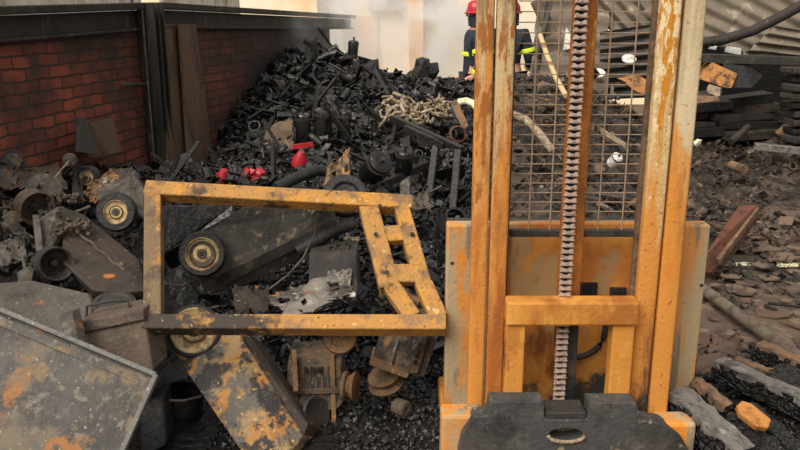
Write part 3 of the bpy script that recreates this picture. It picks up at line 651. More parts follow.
MB().lathe(c, ax, [(0, 0), (.084, 0), (.088, -.01), (.084, -.02), (.08, -.14), (0, -.14)], 32).build('body', 'rusty', t, smooth=True)
MB().lathe(c, ax, [(0, .012), (.05, .014), (.06, .008), (.07, .014), (.088, .01), (.09, 0)], 32).build('lid', 'dark_steel', t, smooth=True)
MB().prism([P(*k) for k in [(58, 316, 2.78), (72, 312, 2.78), (78, 342, 2.7), (66, 346, 2.7)]], V((.01, .05, 0))).build('clamp_bracket', 'ash', label='ridged grey clamp between tray and brown box', cat='bracket', bevel=.004)
# tray
q = [P(-48, 290, 2.62), P(157, 376, 2.5), P(112, 478, 2.24), P(-70, 470, 2.25)]
t = thing('metal_tray', 'large grey galvanised tray with orange rust patches, lower left', 'tray', (q[2] + q[3]) / 2)
MB().sheet(q, 60, 40, crum(.006, 4, 2), .006).build('panel', 'tray', t, smooth=True)
tn = (q[1] - q[0]).cross(q[3] - q[0]).normalized(); tn = tn if tn.y < 0 else -tn
MB().bar(q[0] + tn * .012, q[1] + tn * .012, .018, .03, tn).build('upper_lip', 'tray_lip', t, bevel=.004)
d = (q[2] - q[1]).normalized() * .035
MB().bar(q[0] + d + tn * .002, q[1] + d + tn * .002, .03, .006, tn).build('inner_ledge', 'tray', t)
MB().bar(q[1] + tn * .012, q[2] + tn * .012, .018, .03, tn).build('side_lip', 'tray_lip', t, bevel=.004)
# dark drum and box under
c = P(183, 392, 2.98); ax = V((.12, -.1, 1)).normalized()
t = thing('bucket', 'blackened bucket with crumpled rim between tray and orange arm', 'bucket', c - ax * .22)
MB().lathe(c, ax, [(.078, 0), (.085, .006), (.088, -.006), (.082, -.05), (.086, -.06), (.08, -.08), (.07, -.22), (0, -.22), (0, -.2), (.064, -.2), (.076, -.02)], 32).build('shell', 'char', t, smooth=True)
MB().tube([c + V((-.08, -.02, -.02)), c + V((-.06, -.09, .01)), c + V((.03, -.1, .012)), c + V((.08, -.02, -.01))], .006, 8).build('handle', 'ash', t, smooth=True)
MB().prism([P(*k) for k in [(140, 405, 2.8), (163, 395, 2.85), (166, 445, 2.7), (140, 460, 2.66)]], V((.0, .12, 0))).build('charred_box', 'char', label='black charred box tucked behind the tray corner', cat='box', bevel=.01)
# battery box under the frame
t = thing('battery_box', 'black box with torn foil scraps inside the yellow frame', 'box', P(333, 285, 3.5))
MB().prism([P(*k) for k in [(309, 252, 3.55), (357, 250, 3.55), (358, 293, 3.35), (308, 296, 3.35)]], V((0, .16, .0))).build('body', 'dark_steel', t, bevel=.008)
MB().sheet([P(326, 270, 3.42), P(354, 268, 3.42), P(352, 288, 3.33), P(320, 290, 3.33)], 14, 10, crum(.02, 5, 8), .003, .25, 4, .45).build('foil_scrap', 'foil', t)
for q, m, lab, sd in [([P(330, 246, 3.6), P(352, 240, 3.65), P(350, 250, 3.55), P(326, 254, 3.55)], 'rust_dark', 'curled rust brown flake on top of the black box', 5),
                      ([P(345, 237, 3.7), P(360, 237, 3.7), P(360, 241, 3.68), P(345, 240, 3.68)], 'pale', 'pale strip lying beyond the black box', 6),
                      ([P(258, 296, 3.25), P(340, 272, 3.4), P(362, 292, 3.15), P(290, 322, 3.0)], 'foil', 'large crumpled grey foil sheet above the front bar', 7),
                      ([P(228, 284, 3.3), P(272, 284, 3.35), P(270, 314, 3.1), P(234, 318, 3.05)], 'rust_dark', 'dull rust brown plate behind the front bar beside the roller', 9),
                      ([P(326, 168, 4.4), P(350, 145, 4.6), P(352, 182, 4.35), P(322, 188, 4.25)], 'beige_orange', 'torn orange brown board above the sooty tyre', 12),
                      ([P(258, 165, 5.6), P(264, 128, 5.9), P(294, 112, 6.0), P(296, 150, 5.7)], 'beige', 'torn beige board standing in the black heap', 13),
                      ([P(298, 205, 3.6), P(322, 194, 3.8), P(336, 201, 3.7), P(312, 214, 3.55)], 'ash', 'pale splinter of sheet sticking out under the rear bar', 14),
                      ([P(320, 190, 4.2), P(346, 172, 4.35), P(350, 184, 4.2), P(330, 196, 4.0)], 'ash', 'ash white flap of sheet leaning against the sooty tyre', 15),
                      ([P(410, 196, 4.6), P(428, 188, 4.7), P(432, 210, 4.5), P(412, 212, 4.5)], 'brown_box', 'brown grey scrap plate behind the frame corner', 16),
                      ([P(160, 160, 5.6), P(190, 150, 5.8), P(200, 172, 5.5), P(168, 182, 5.4)], 'ash', 'crumpled grey sheet at the foot of the leaning boards', 17),
                      ([P(104, 172, 4.7), P(132, 166, 4.8), P(142, 180, 4.6), P(112, 192, 4.4)], 'ash', 'crumpled ash grey sheet in front of the steel post', 18),
                      ([P(0, 168, 4.2), P(60, 162, 4.6), P(72, 190, 4.2), P(0, 192, 4.0)], 'brown_box', 'sagging grey brown cloth like sheet at the far left by the bricks', 19),
                      ([P(-6, 242, 3.5), P(22, 234, 3.6), P(30, 258, 3.4), P(-4, 268, 3.3)], 'ash', 'pale crumpled scrap at the left edge above the tank', 20),
                      ([P(72, 160, 4.7), P(84, 166, 4.6), P(84, 208, 4.1), P(72, 206, 4.1)], 'rust_dark', 'dark upright strap of steel behind the round lid', 22),
                      ([P(0, 200, 4.0), P(22, 192, 4.2), P(34, 230, 3.8), P(4, 232, 3.7)], 'brown_box', 'brown dented plate left of the pale edged rim', 24),
                      ([P(80, 195, 4.2), P(112, 165, 4.7), P(122, 178, 4.5), P(94, 206, 4.0)], 'beige_orange', 'tan slanting plate behind the black tyred wheel', 25)]:
    MB().sheet(q, 16, 12, crum(.022, 3.5, sd), .004, .22, sd, .42).build('torn_board' if m.startswith('beige') else 'scrap_sheet', m, label=lab, cat='scrap', smooth=True)
MB().tube([P(297, 252, 3.62), P(318, 240, 3.66), P(336, 229, 3.74), P(350, 225, 3.85)], .032, 14).build('rubber_hose', 'rubber', label='thick black hose lying under the right end of the roller arm', cat='hose', smooth=True)
MB().tube([P(276, 188, 4.5), P(296, 178, 4.6), P(316, 170, 4.7), P(330, 172, 4.75)], .035, 14).build('rubber_hose', 'rubber', label='thick black hose lying above the rear bar beside the red plastic', cat='hose', smooth=True)
MB().tube([P(318, 214, 3.4), P(314, 236, 3.42), P(303, 258, 3.42), P(288, 275, 3.4), P(268, 290, 3.35)], .005, 6).build('wire', 'ash', label='thin curved grey wire hanging inside the yellow frame', cat='wire', smooth=True)
MB().tube([P(150, 240, 3.45), P(156, 262, 3.4), P(166, 284, 3.38), P(182, 286, 3.4)], .006, 6).build('wire', 'dark_steel', label='bent dark wire between side bar and roller', cat='wire', smooth=True)
# round lids on a rod
c = P(44, 190, 4.0); c2 = P(70, 160, 4.4)
t = thing('lid_on_rod', 'two grey round lids joined by a thin rod near the brick wall', 'lid', c)
MB().lathe(c, toc(c, 0, .25), [(0, .02), (.07, .018), (.088, .008), (.09, 0), (.085, -.01), (0, -.01)], 32).build('large_lid', 'ash', t, smooth=True)
MB().lathe(c2, toc(c2), [(0, .01), (.034, .01), (.04, 0), (.036, -.01), (0, -.01)], 24).build('small_lid', 'ash', t, smooth=True)
MB().tube([c, c2], .005, 6).build('rod', 'pale', t)
for px, py, Y, rr, lab in ((4, 178, 4.1, .06, 'grey scorched can end at the left edge of the debris'), (12, 160, 4.3, .05, 'dull grey dented can near the bricks at far left')):
    c = P(px, py, Y); MB().lathe(c, toc(c, .6, .3), [(0, .01), (rr * .8, .01), (rr, .02), (rr, -.1), (0, -.1)], 24).build('tin_can', 'ash', label=lab, cat='can', smooth=True)
for px, py, Y, lab, sd in ((66, 199, 3.9, 'clump of burnt nuts beside the large round lid', 1), (75, 227, 3.5, 'clump of burnt nuts on the rust spotted housing', 2), (114, 184, 4.3, 'pale clump of fused nuts above the black tyred wheel', 3)):
    b = MB(); r = random.Random(sd); c = P(px, py, Y)
    for k in range(60): b.lump(c + V(((r.random() - .5) * .15, (r.random() - .5) * .1, (r.random() - .5) * .05)), .009 + .005 * r.random(), sd * 100 + k)
    b.build('fused_nuts', 'brown_box' if sd < 3 else 'pale', label=lab, cat='metal scrap', kind='stuff')
r = random.Random(91)
for k in range(30):
    px, py = -4 + 66 * r.random(), 158 + 118 * r.random(); Y = 4.35 - (py - 158) * .0085; c = P(px, py, Y - .05); R_ = rot_rand(r); L_ = .035 + .06 * r.random(); d = R_ @ V((1, 0, 0)); b = MB()
    if k % 3 == 0: b.tube([c - d * L_ * 1.5, c + R_ @ V((0, L_ * .6, 0)), c + d * L_ * 1.5], .008, 7)
    elif k % 3 == 1: b.sheet([c + R_ @ V(p_) * L_ for p_ in ((-1, -.8, 0), (1, -.7, 0), (.9, .8, 0), (-1, .7, 0))], 6, 6, crum(.02, 3, k), .004, .2, k)
    else: b.lump(c, L_ * .7, k + 300, (1, .8, .7), .3)
    b.build(('rod_scrap', 'crumpled_scrap', 'ash_lump')[k % 3], ('ash', 'brown_box', 'dark_steel')[k // 3 % 3], label=('thin burnt rod', 'small crumpled sheet', 'ash covered lump')[k % 3] + ' among the junk at the left edge under the bricks', cat='metal scrap', group=('burnt rods', 'crumpled sheets', 'ash lumps')[k % 3] + ' at the left edge')
# burnt motors
c = P(318, 392, 3.08)
t = thing('electric_motor', 'upright burnt ribbed motor with pulley on its right, on black granules', 'motor', c)
MB().prism([P(*k) for k in [(287, 362, 3.06), (342, 358, 3.06), (344, 403, 2.98), (336, 411, 2.96), (292, 411, 2.96), (286, 402, 2.98)]], V((0, .17, .02))).build('body', 'motor', t, bevel=.012)
b = MB()
for k in range(9): b.bar(P(292 + k * 6, 366, 3.045), P(292 + k * 6, 388, 3.01), .006, .014, V((0, 1, 0)))
b.bar(P(290, 392, 2.985), P(342, 390, 2.985), .012, .02)
b.build('cooling_ribs', 'motor', t)
MB().sheet([P(289, 352, 3.12), P(340, 354, 3.12), P(342, 372, 3.04), P(288, 372, 3.04)], 12, 8, crum(.012, 4, 3), .006, .1).build('torn_cover', 'rusty', t, smooth=True)
b = MB()
for k in range(3): b.box(P(306 + k * 7, 370, 3.02), (.014, .02, .016))
b.build('slot', 'char', t)
for px in (294, 332): MB().bar(P(px, 350, 3.07), P(px + 2, 425 if px > 300 else 392, 2.94), .02, .02).build('strap', 'rusty', t, bevel=.003)
c = P(350, 386, 3.02); MB().lathe(c, (1, -.25, .02), [(0, .03), (.05, .03), (.062, .026), (.06, .012), (.046, .006), (.046, -.006), (.06, -.012), (.062, -.026), (0, -.026)], 28).build('pulley', 'rusty', t, smooth=True)
c = P(312, 415, 2.92); MB().lathe(c, (.8, -.5, .3), [(.0, .02), (.05, .02), (.075, .03), (.08, .02), (.06, 0), (.08, -.02), (.075, -.03), (0, -.03)], 28).build('belt_pulley', 'dark_steel', label='dark belt pulley leaning below the upright motor beside the orange arm', cat='pulley', smooth=True)
t = thing('electric_motor', 'tilted rusty motor with pulley beneath, hanging under the frame corner', 'motor', P(398, 385, 3.0))
MB().prism([P(*k) for k in [(383, 330, 3.1), (430, 333, 3.12), (418, 375, 3.02), (408, 374, 3.0), (372, 361, 3.02)]], V((.01, .15, .0))).build('body', 'motor', t, bevel=.01)
MB().prism([P(*k) for k in [(370, 360, 2.99), (409, 374, 2.98), (407, 379, 2.97), (369, 365, 2.98)]], V((.01, .14, .0))).build('base_flange', 'rusty', t, bevel=.004)
MB().bar(P(398, 340, 3.085), P(390, 367, 3.005), .012, .012).build('seam', 'ash', t)
b = MB()
for k in range(4): b.box(P(420 - k * 1.6, 344 + k * 6, 3.07 - k * .014), (.016, .02, .012))
b.build('slot', 'char', t)
c = P(385, 380, 3.06); MB().lathe(c, (-.25, -.25, 1), [(0, .03), (.05, .03), (.07, .024), (.06, .01), (.06, -.004), (.078, -.018), (.072, -.03), (0, -.03)], 28).build('pulley', 'rusty', t, smooth=True)
MB().prism([P(*k) for k in [(420, 338, 3.14), (438, 338, 3.14), (424, 377, 3.04), (414, 375, 3.04)]], V((.0, .03, .0))).build('side_strap', 'rust_dark', t, bevel=.003)
c = P(401, 411, 3.0) + V((0, 0, .015)); ax = V((.75, -.65, .1)).normalized()
MB().lathe(c, ax, [(.010, .032), (.030, .032), (.036, .024), (.037, -.024), (.030, -.032), (.010, -.032)], 24, True).build('steel_bush', 'brown_box', label='small grey brown cylinder bush lying on the black granules', cat='bush', smooth=True)
for px, py, Y, lab in ((222, 176, 5.0, 'red plastic cone scrap above the left part of the rear bar'), (253, 174, 5.0, 'crumpled red plastic lump beside the black hose'), (299, 158, 5.2, 'bright red plastic cap among black parts'), (303, 147, 5.4, 'small magenta red strip under the black cylinders')):
    c = P(px, py, Y); b = MB()
    if 'cone' in lab or 'cap' in lab: b.lathe(c - V((0, 0, .05)), V((.2, -.2, 1)), [(0, 0), (.055, 0), (.05, .05), (.02, .1), (0, .1)], 16)
    elif 'lump' in lab:
        for k in range(6): b.lump(c + V(((k % 3 - 1) * .04, 0, (k // 3) * .03 - .02)), .035, k + 5)
    else: b.bar(c - V((.07, 0, 0)), c + V((.07, 0, .02)), .03, .03)
    b.build('red_plastic_scrap', 'red', label=lab, cat='plastic scrap', smooth='lump' not in lab)

# heap: recognisable pieces
def cyl_thing(name, lab, px, py, Y, r_, h, ax, m, group=None):
    c = P(px, py, Y); ax = V(ax).normalized()
    t = thing(name, lab, 'motor' if 'motor' in name else 'cylinder', c, group)
    MB().lathe(c, ax, [(0, h / 2), (r_ * .7, h / 2), (r_ * .95, h / 2 - .01), (r_, h / 2 - .02), (r_, -h / 2 + .02), (r_ * .9, -h / 2), (0, -h / 2)], 24).build('drum', m, t, smooth=True)
    MB().lathe(c, ax, [(r_ * 1.08, h * .36), (r_ * 1.08, h * .28), (r_, h * .28), (r_, h * .36)], 24, True).build('band', 'dark_steel', t, smooth=True)
    MB().tube([c + ax * h * .5, c + ax * h * .68], r_ * .2, 10).build('shaft', 'dark_steel', t, smooth=True)
    return t
for px, py, Y, r_, h, ax, lab in [(303, 129, 6.0, .055, .24, (.05, -.1, 1), 'glossy black upright cylinder, left one of the pair in the heap'), (323, 124, 6.05, .07, .24, (0, -.1, 1), 'glossy black upright cylinder, right one of the pair in the heap'),
                               (344, 128, 6.2, .05, .28, (.1, 0, 1), 'slim blackened cylinder right of the upright pair'), (272, 160, 5.5, .05, .22, (-.1, 0, 1), 'blackened cylinder in front of the torn beige board'),
                               (375, 168, 5.0, .08, .2, (.4, -.6, .5), 'sooty round motor above the inner side bar'), (404, 162, 5.2, .06, .18, (.1, -.3, 1), 'black motor under the collapsed black frame'),
                               (353, 50, 8.6, .055, .2, (.1, 0, 1), 'dark knob topped cylinder on the highest crest of the heap')]:
    cyl_thing('blackened_motor', lab, px, py, Y, r_, h, ax, 'gloss_steel' if 'glossy' in lab else 'char_gloss')
for px, py, Y, rr, sd, lab in ((375, 78, 8.3, .13, 3, 'dark knobbly charred lump on top of the heap in the smoke'), (428, 74, 8.3, .15, 8, 'largest dark charred lump on the heap crest near the firefighters'), (412, 80, 8.3, .09, 5, 'small dark charred lump on the crest beside the largest lump'), (310, 50, 8.5, .13, 12, 'dark charred lump on the crest at the wall end')):
    b = MB(); r = random.Random(sd); c = P(px, py, Y)
    for k in range(5): b.lump(c + V(((r.random() - .5) * rr, (r.random() - .5) * rr, (r.random() - .4) * rr * 1.3)), rr * (.5 + .4 * r.random()), sd * 9 + k)
    b.build('charred_lump', 'char', label=lab, cat='charred lump')
# black collapsed frame
t = thing('collapsed_rack', 'collapsed black square tube frame left of the mast', 'frame', P(430, 190, 5.2))
for nm, a, c_ in (('top_rail', (392, 118, 5.9), (462, 150, 5.1)), ('lower_rail', (362, 194, 5.0), (428, 164, 5.3)), ('upright', (436, 146, 5.3), (428, 205, 5.1)), ('upright', (458, 150, 5.1), (452, 220, 4.9)), ('upper_rail', (405, 128, 5.5), (445, 146, 5.25))):
    MB().bar(P(*a), P(*c_), .045, .045).build(nm, 'char', t, bevel=.004)
MB().prism([P(*k) for k in [(398, 158, 5.3), (412, 158, 5.3), (410, 198, 5.05), (400, 198, 5.05)]], V((0, .08, 0))).build('dented_cover', 'foil', label='shiny dented grey cover hanging under the collapsed black frame', cat='cover', bevel=.01)
# pale ash clump : countable scraps
r = random.Random(77)
kinds = []
for k in range(70):
    px = 404 + 44 * r.random() if k % 3 else 384 + 20 * r.random(); py = 100 + 22 * r.random() - abs(px - 428) * .06
    c = P(px, py, 6.6 + .2 * r.random() - (py - 100) * .02); R_ = rot_rand(r); b = MB(); L_ = .04 + .06 * r.random()
    d = R_ @ V((1, 0, 0)); b.tube([c - d * L_, c + R_ @ V((0, L_ * .5, 0)), c + d * L_], .008 + .008 * r.random(), 7)
    b.build('ashy_tube_scrap', 'pale', label='short pale ash covered tube in the light clump on the heap', cat='metal scrap', group='pale tube scraps on the heap', smooth=True)
MB().prism([P(*k) for k in [(450, 103, 6.3), (457, 100, 6.3), (469, 126, 6.1), (463, 130, 6.1)]], V((0, .05, 0))).build('wood_plank', 'wood_brown', label='short brown plank slanting down beside the pale clump', cat='plank', bevel=.004)
MB().tube([P(457, 106, 6.5), P(460, 102, 6.5), P(467, 101, 6.45), P(474, 104, 6.4), P(480, 112, 6.3)], .03, 12).build('curved_duct', 'ivory', label='curved ivory tube just left of the mast', cat='tube', smooth=True)
MB().tube([P(508, 113, 5.8), P(525, 119, 5.8), P(538, 132, 5.7), P(553, 151, 5.6)], .03, 10).build('curved_duct', 'pale', label='curved grey tube behind the left half of the wire guard', cat='tube', smooth=True)
MB().lathe(P(458, 134, 6.0), (.2, -.8, .4), [(.055, -.01), (.07, 0), (.055, .01)], 20, True).build('coil_ring', 'redwood', label='small red brown ring right of the pale clump', cat='ring', smooth=True)
# bars sticking out of the heap
r = random.Random(5)
slat = MB().bar((-.5, 0, 0), (.5, 0, 0), .032, .02).build('charred_bar', 'char', label='thin blackened bar jutting from the black heap', cat='bar', group='charred bars in the heap', at=(0, 0, 0))
flat = MB().box((0, 0, 0), (.3, .2, .006)).build('charred_plate', 'char', label='small blackened plate lying in the black heap', cat='plate', group='charred plates in the heap', at=(0, 0, 0))
ringo = MB().lathe((0, 0, 0), (0, 0, 1), [(.07, -.02), (.09, -.02), (.09, .02), (.07, .02)], 20, True).build('charred_ring', 'char_gloss', label='blackened ring lying in the black heap', cat='ring', group='charred rings in the heap', at=(0, 0, 0), smooth=True)
lump_ = MB().tube([(-.09, 0, 0), (-.07, 0, 0), (.07, 0, 0), (.09, 0, 0)], .055, 14).build('charred_casing', 'char_gloss', label='round blackened casing lying in the black heap', cat='casing', group='charred casings in the heap', at=(0, 0, 0), smooth=True)
first = {}
for k in range(210):
    src = [slat, flat, flat, lump_, ringo, slat, lump_][k % 7]
    y = 4.7 + 4.2 * r.random(); x = wall_x(y) + .35 + (.5 - wall_x(y)) * r.random() * .97
    if x > .5: x = .5 * r.random()
    o = src if src.name not in first else src.copy()
    if src.name in first: COL.objects.link(o)
    first[src.name] = 1
    o.location = (x, y, H(x, y) + .04 + .05 * r.random())
    o.rotation_euler = ((r.random() - .5) * 2.4, (r.random() - .5) * 2.0, r.random() * 6.28)
    s = .25 + .6 * r.random() ** 1.5; o.scale = (s, .5 + .7 * r.random(), 1) if src in (slat, flat) else (s, s, s)

# ------------------------------------------------------------------ right side
MB().prism([P(*k) for k in [(738, 206, 5.2), (757, 204, 5.2), (756, 216, 5.15), (712, 272, 4.65), (703, 272, 4.6), (704, 255, 4.65)]], V((.04, .05, -.05))).build('rust_plank', 'redwood', label='red brown plank sticking out behind the cover right edge', cat='plank', bevel=.008)
MB().bar(P(757, 210, 5.2), P(718, 262, 4.72), .03, .05).build('split_batten', 'wood_brown', label='brown split batten along the red brown plank', cat='batten', bevel=.004)
MB().tube([G(690, 280, .05), G(730, 309, .06), G(765, 334, .07), G(788, 350, .09), G(815, 368, .1)], .034, 14).build('pole', 'pole', label='long weathered grey pole lying on the ground right of the forklift', cat='pole', smooth=True)
MB().sheet([G(692, 385, .03), G(752, 362, .03), G(742, 330, .05), G(694, 334, .04)], 16, 12, crum(.02, 3, 31), .01, .2, 31, .4).build('fibre_sheet', 'brown_sheet', label='largest flat brown sheet on the ground beside the forklift', cat='sheet', smooth=True)
def char_beam(lab, a, c_, w, h, top, end=None, seed=0, toppix=None):
    t = thing('charred_beam', lab, 'beam', (a + c_) / 2)
    b = MB(); x, y, z = axes(c_ - a); n = 14; r = random.Random(seed); vs = []
    for i in range(n + 1):
        p = a.lerp(c_, i / n)
        for sx, sy in ((-1, -1), (0, -1.1), (1, -1), (1.05, 0), (1, 1), (0, 1.05), (-1, 1), (-1.05, 0)):
            k = 1 - .18 * r.random() - (.25 * r.random() if i in (0, n) else 0)
            vs.append(p + x * sx * w / 2 * k + y * sy * h / 2 * k + z * (r.random() - .5) * .02)
    fs = [(i * 8 + k, i * 8 + (k + 1) % 8, (i + 1) * 8 + (k + 1) % 8, (i + 1) * 8 + k) for i in range(n) for k in range(8)] + [tuple(range(8))[::-1], tuple(range(n * 8, n * 8 + 8))]
    b.add(vs, fs).build('charred_core', 'char_wood', t)
    if top:
        b = MB(); vs = []; m_ = 10
        for i in range(m_ + 1):
            p = a.lerp(c_, .02 + .96 * i / m_) + y * h * .5
            for sx in (-1, -.3, .4, 1): vs.append(p + x * sx * w * .5 * (.8 + .25 * r.random()) + y * (.012 * r.random()))
        o_ = len(vs); vs2 = vs + [p - y * .03 for p in vs]
        fs = [(i * 4 + k, i * 4 + k + 1, (i + 1) * 4 + k + 1, (i + 1) * 4 + k) for i in range(m_) for k in range(3)]
        fs += [tuple(q_ + o_ for q_ in f[::-1]) for f in fs] + [(i * 4 + 4, i * 4, i * 4 + o_, i * 4 + 4 + o_) for i in range(m_)] + [(i * 4 + 3, i * 4 + 7, i * 4 + 7 + o_, i * 4 + 3 + o_) for i in range(m_)]
        b.add(vs2, fs).build('unburnt_face', top, t)
    return t
char_beam('charred beam with ash grey upper face touching the forklift foot', P(672, 397, 2.72), P(742, 462, 2.45), .11, .1, 'wood_grey', seed=1)
char_beam('charred beam with brown upper face between the forklift foot and the orange ended beam', P(688, 392, 2.78), P(722, 420, 2.66), .05, .14, 'wood_brown', seed=8)
char_beam('crackled black beam in front, right of the grey topped beam', P(722, 425, 2.72), P(770, 470, 2.5), .17, .13, None, seed=2)
char_beam('charred beam with bright orange bare end', P(742, 410, 2.8), P(800, 462, 2.55), .08, .1, None, seed=3)
MB().prism([P(*k) for k in [(737, 405, 2.68), (742, 400, 2.72), (752, 403, 2.7), (772, 419, 2.6), (769, 428, 2.56), (757, 426, 2.56), (740, 413, 2.63)]], V((0, .02, -.03))).build('orange_wood_chunk', 'bare_wood', label='bright orange bare wood piece on top of the black beams', cat='wood chunk', bevel=.008)
char_beam('long black beam with light grey edge, behind the orange wood piece', P(716, 368, 3.2), P(815, 412, 2.85), .08, .09, 'wood_grey', seed=5)
char_beam('charred beam with tan upper face above the grey edged one', P(733, 368, 3.22), P(768, 384, 3.1), .05, .11, 'wood_brown', seed=15)
char_beam('thick crackled black block at the right edge', P(768, 378, 3.15), P(830, 412, 2.95), .2, .14, None, seed=6)
char_beam('charred beam with orange brown tip near the long pole', P(756, 350, 3.45), P(825, 380, 3.2), .08, .08, 'wood_brown', seed=7)
MB().lump(P(786, 357, 3.35), .055, 9, (1.6, .7, .4), .1).build('tan_wood_chunk', 'wood_orange', label='tan wood piece at the right edge beside the long pole', cat='wood chunk', smooth=True)
r = random.Random(63)
for k in range(46):
    px, py = 512 + 124 * r.random(), 76 + 138 * r.random(); c = P(px, py, 8.0 - (py - 76) * .021); R_ = rot_rand(r); L_ = .05 + .14 * r.random()
    b = MB(); d = R_ @ V((1, 0, 0))
    if k % 3 == 0: b.box(c, (L_ * 2, L_ * .7, .008), R_)
    elif k % 3 == 1: b.bar(c - d * L_, c + d * L_, .03, .02)
    else: b.tube([c - d * L_, c + R_ @ V((0, L_ * .3, 0)), c + d * L_], .018, 8)
    b.build(('sheet_scrap', 'bar_scrap', 'tube_scrap')[k % 3], ('ash', 'dark_steel', 'foil', 'rusty', 'char')[k % 5], label='scrap ' + ('plate', 'bar', 'tube')[k % 3] + ' lying in the debris behind the wire guard', cat='metal scrap', group='scrap ' + ('plates', 'bars', 'tubes')[k % 3] + ' behind the wire guard')
r = random.Random(41); b = MB()
for _ in range(420):
    px, py = 680 + 140 * r.random(), 345 + 110 * r.random()
    if px < 700 and py < 395: continue
    c = G(px, py, .02); b.lump(c, .012 + .03 * r.random() ** 2, r.random() * 1e6, (1, .8, .6))
b.build('charcoal_chunks', 'char_wood', label='small charcoal chunks strewn between the charred beams', cat='charcoal', kind='stuff')
# chips of earth-coloured sheet on the right-hand floor
r = random.Random(52)
for k in range(70):
    px, py = 700 + 110 * r.random(), 228 + 130 * r.random() ** 1.3
    c = G(px, py, 0); s = .04 + .12 * r.random() ** 2.5; a0 = r.random() * 6.28
    n_ = r.randint(5, 7); z0 = H(c.x, c.y) + .006
    pts = [c + V((math.cos(a0 + i * 6.28 / n_) * s * (.6 + .5 * r.random()), math.sin(a0 + i * 6.28 / n_) * s * (.5 + .5 * r.random()), z0 + .012 * r.random())) for i in range(n_)]
    MB().prism(pts, V((0, 0, -.008))).build('sheet_fragment', 'soil_chip' if k % 3 else 'brown_sheet', label='flat earth brown sheet fragment on the ground right of the forklift', cat='sheet fragment', group='brown sheet fragments on the right hand ground')
for a, c_, lab in (((720, 263), (752, 262), 'pale strip of floor exposed beside the red brown plank'), ((776, 264), (802, 263), 'pale strip of floor exposed at the right edge')):
    p0, p1 = G(*a, .06), G(*c_, .06); MB().sheet([p0 + V((0, -.03, 0)), p1 + V((0, -.03, 0)), p1 + V((0, .01, 0)), p0 + V((0, .01, 0))], 18, 3, None, .015, .5, 3).build('floor_strip', 'ivory', label=lab, cat='floor strip')
# stacked scorched timbers
p = P(690, 80, 9.9); MB().box((p.x + 2.6, 10.0, .62), (5.6, .15, 1.24)).build('dark_backing', 'char', kind='structure')  # black panel added so the gap behind the stack stays dark
r = random.Random(9)
for row, (py, Y) in enumerate([(135, 8.3), (126, 8.4), (117, 8.45), (109, 8.5), (101, 8.5)]):
    x = 655 + 8 * r.random()
    j = 0
    while x < 768:
        w = 44 + 50 * r.random(); x1 = min(x + w, 780)
        a, c_ = P(x, py + (r.random() - .5) * 5, Y + .2 * r.random()), P(x1 - 1, py + (r.random() - .5) * 5 - 3, Y + .25 * r.random())
        MB().bar(a, c_, .3, .07 + .03 * r.random(), V(((r.random() - .5) * .3, 0, 1))).build('stacked_timber', ('char', 'dark_steel', 'burnt_timber')[(row + 2 * j) % 3], label='blackened timber lying in the stack behind the mast on the right', cat='timber', group='stacked blackened timbers', bevel=.005)
        x = x1; j += 1
for k in range(9):
    y0 = 139 - k * 8.6; a, c_ = P(785 + 4 * r.random(), y0, 7.9 + .15 * r.random()), P(845, y0 - 1 + 2 * r.random(), 8.0)
    MB().bar(a, c_, .25, .055 + .02 * r.random()).build('stacked_bundle', ('dark_steel', 'char', 'burnt_timber')[k % 3], label='sooty bundle in the stack at the right edge', cat='bundle', group='sooty bundles at the right edge', bevel=.015)
t = thing('split_timber', 'broken timber with bare orange brown end on the stack right of the mast', 'timber', P(712, 84, 8.1))
MB().prism([P(*k) for k in [(699, 79, 8.2), (712, 62, 8.3), (738, 74, 8.2), (732, 88, 8.1), (726, 88, 8.1)]], V((.05, .3, 0))).build('bare_end', 'wood_orange', t, bevel=.01)
MB().prism([P(*k) for k in [(722, 62, 8.3), (742, 60, 8.35), (764, 76, 8.3), (752, 88, 8.15), (734, 88, 8.15)]], V((.05, .3, 0))).build('charred_body', 'char', t, bevel=.01)
MB().prism([P(*k) for k in [(707, 87, 8.0), (720, 90, 8.0), (720, 97, 7.98), (707, 93, 7.98)]], V((.12, .25, .02))).build('cut_block', 'pale', label='pale cut block end on the timber stack', cat='block', bevel=.005)
MB().prism([P(*k) for k in [(692, 97, 7.95), (718, 96, 7.95), (720, 101, 7.9), (692, 104, 7.9)]], V((.02, .2, 0))).build('flat_batten', 'wood_brown', label='tan batten under the pale cut block', cat='batten', bevel=.005)
MB().tube([P(731, 142, 7.9), P(748, 127, 8.1)], .035, 10).build('stub_log', 'burnt_timber', label='short scorched log leaning on the timber stack', cat='log', smooth=True)
MB().bar(P(754, 146, 7.6), P(812, 152, 7.4), .12, .06).build('grey_plank', 'wood_grey', label='grey plank lying on debris at the right edge', cat='plank', bevel=.005)
MB().lump(P(697, 143, 7.6), .05, 3, (1, 1, .7), .15).build('pale_stone', 'ivory', label='pale rounded lump right of the mast at the stack foot', cat='lump', smooth=True)
MB().prism([P(*k) for k in [(782, 136, 8.1), (800, 118, 8.2), (815, 120, 8.2), (815, 138, 8.0)]], V((.0, .2, 0))).build('tan_sack', 'beige_orange', label='tan crumpled heap of sheet at the right edge before the bundles', cat='sheet', bevel=.02)
MB().tube([P(731, 165, 7.3), P(744, 170, 7.1)], .045, 12).build('burnt_roll', 'wood_brown', label='short tan brown roll in the right hand debris', cat='roll', smooth=True)
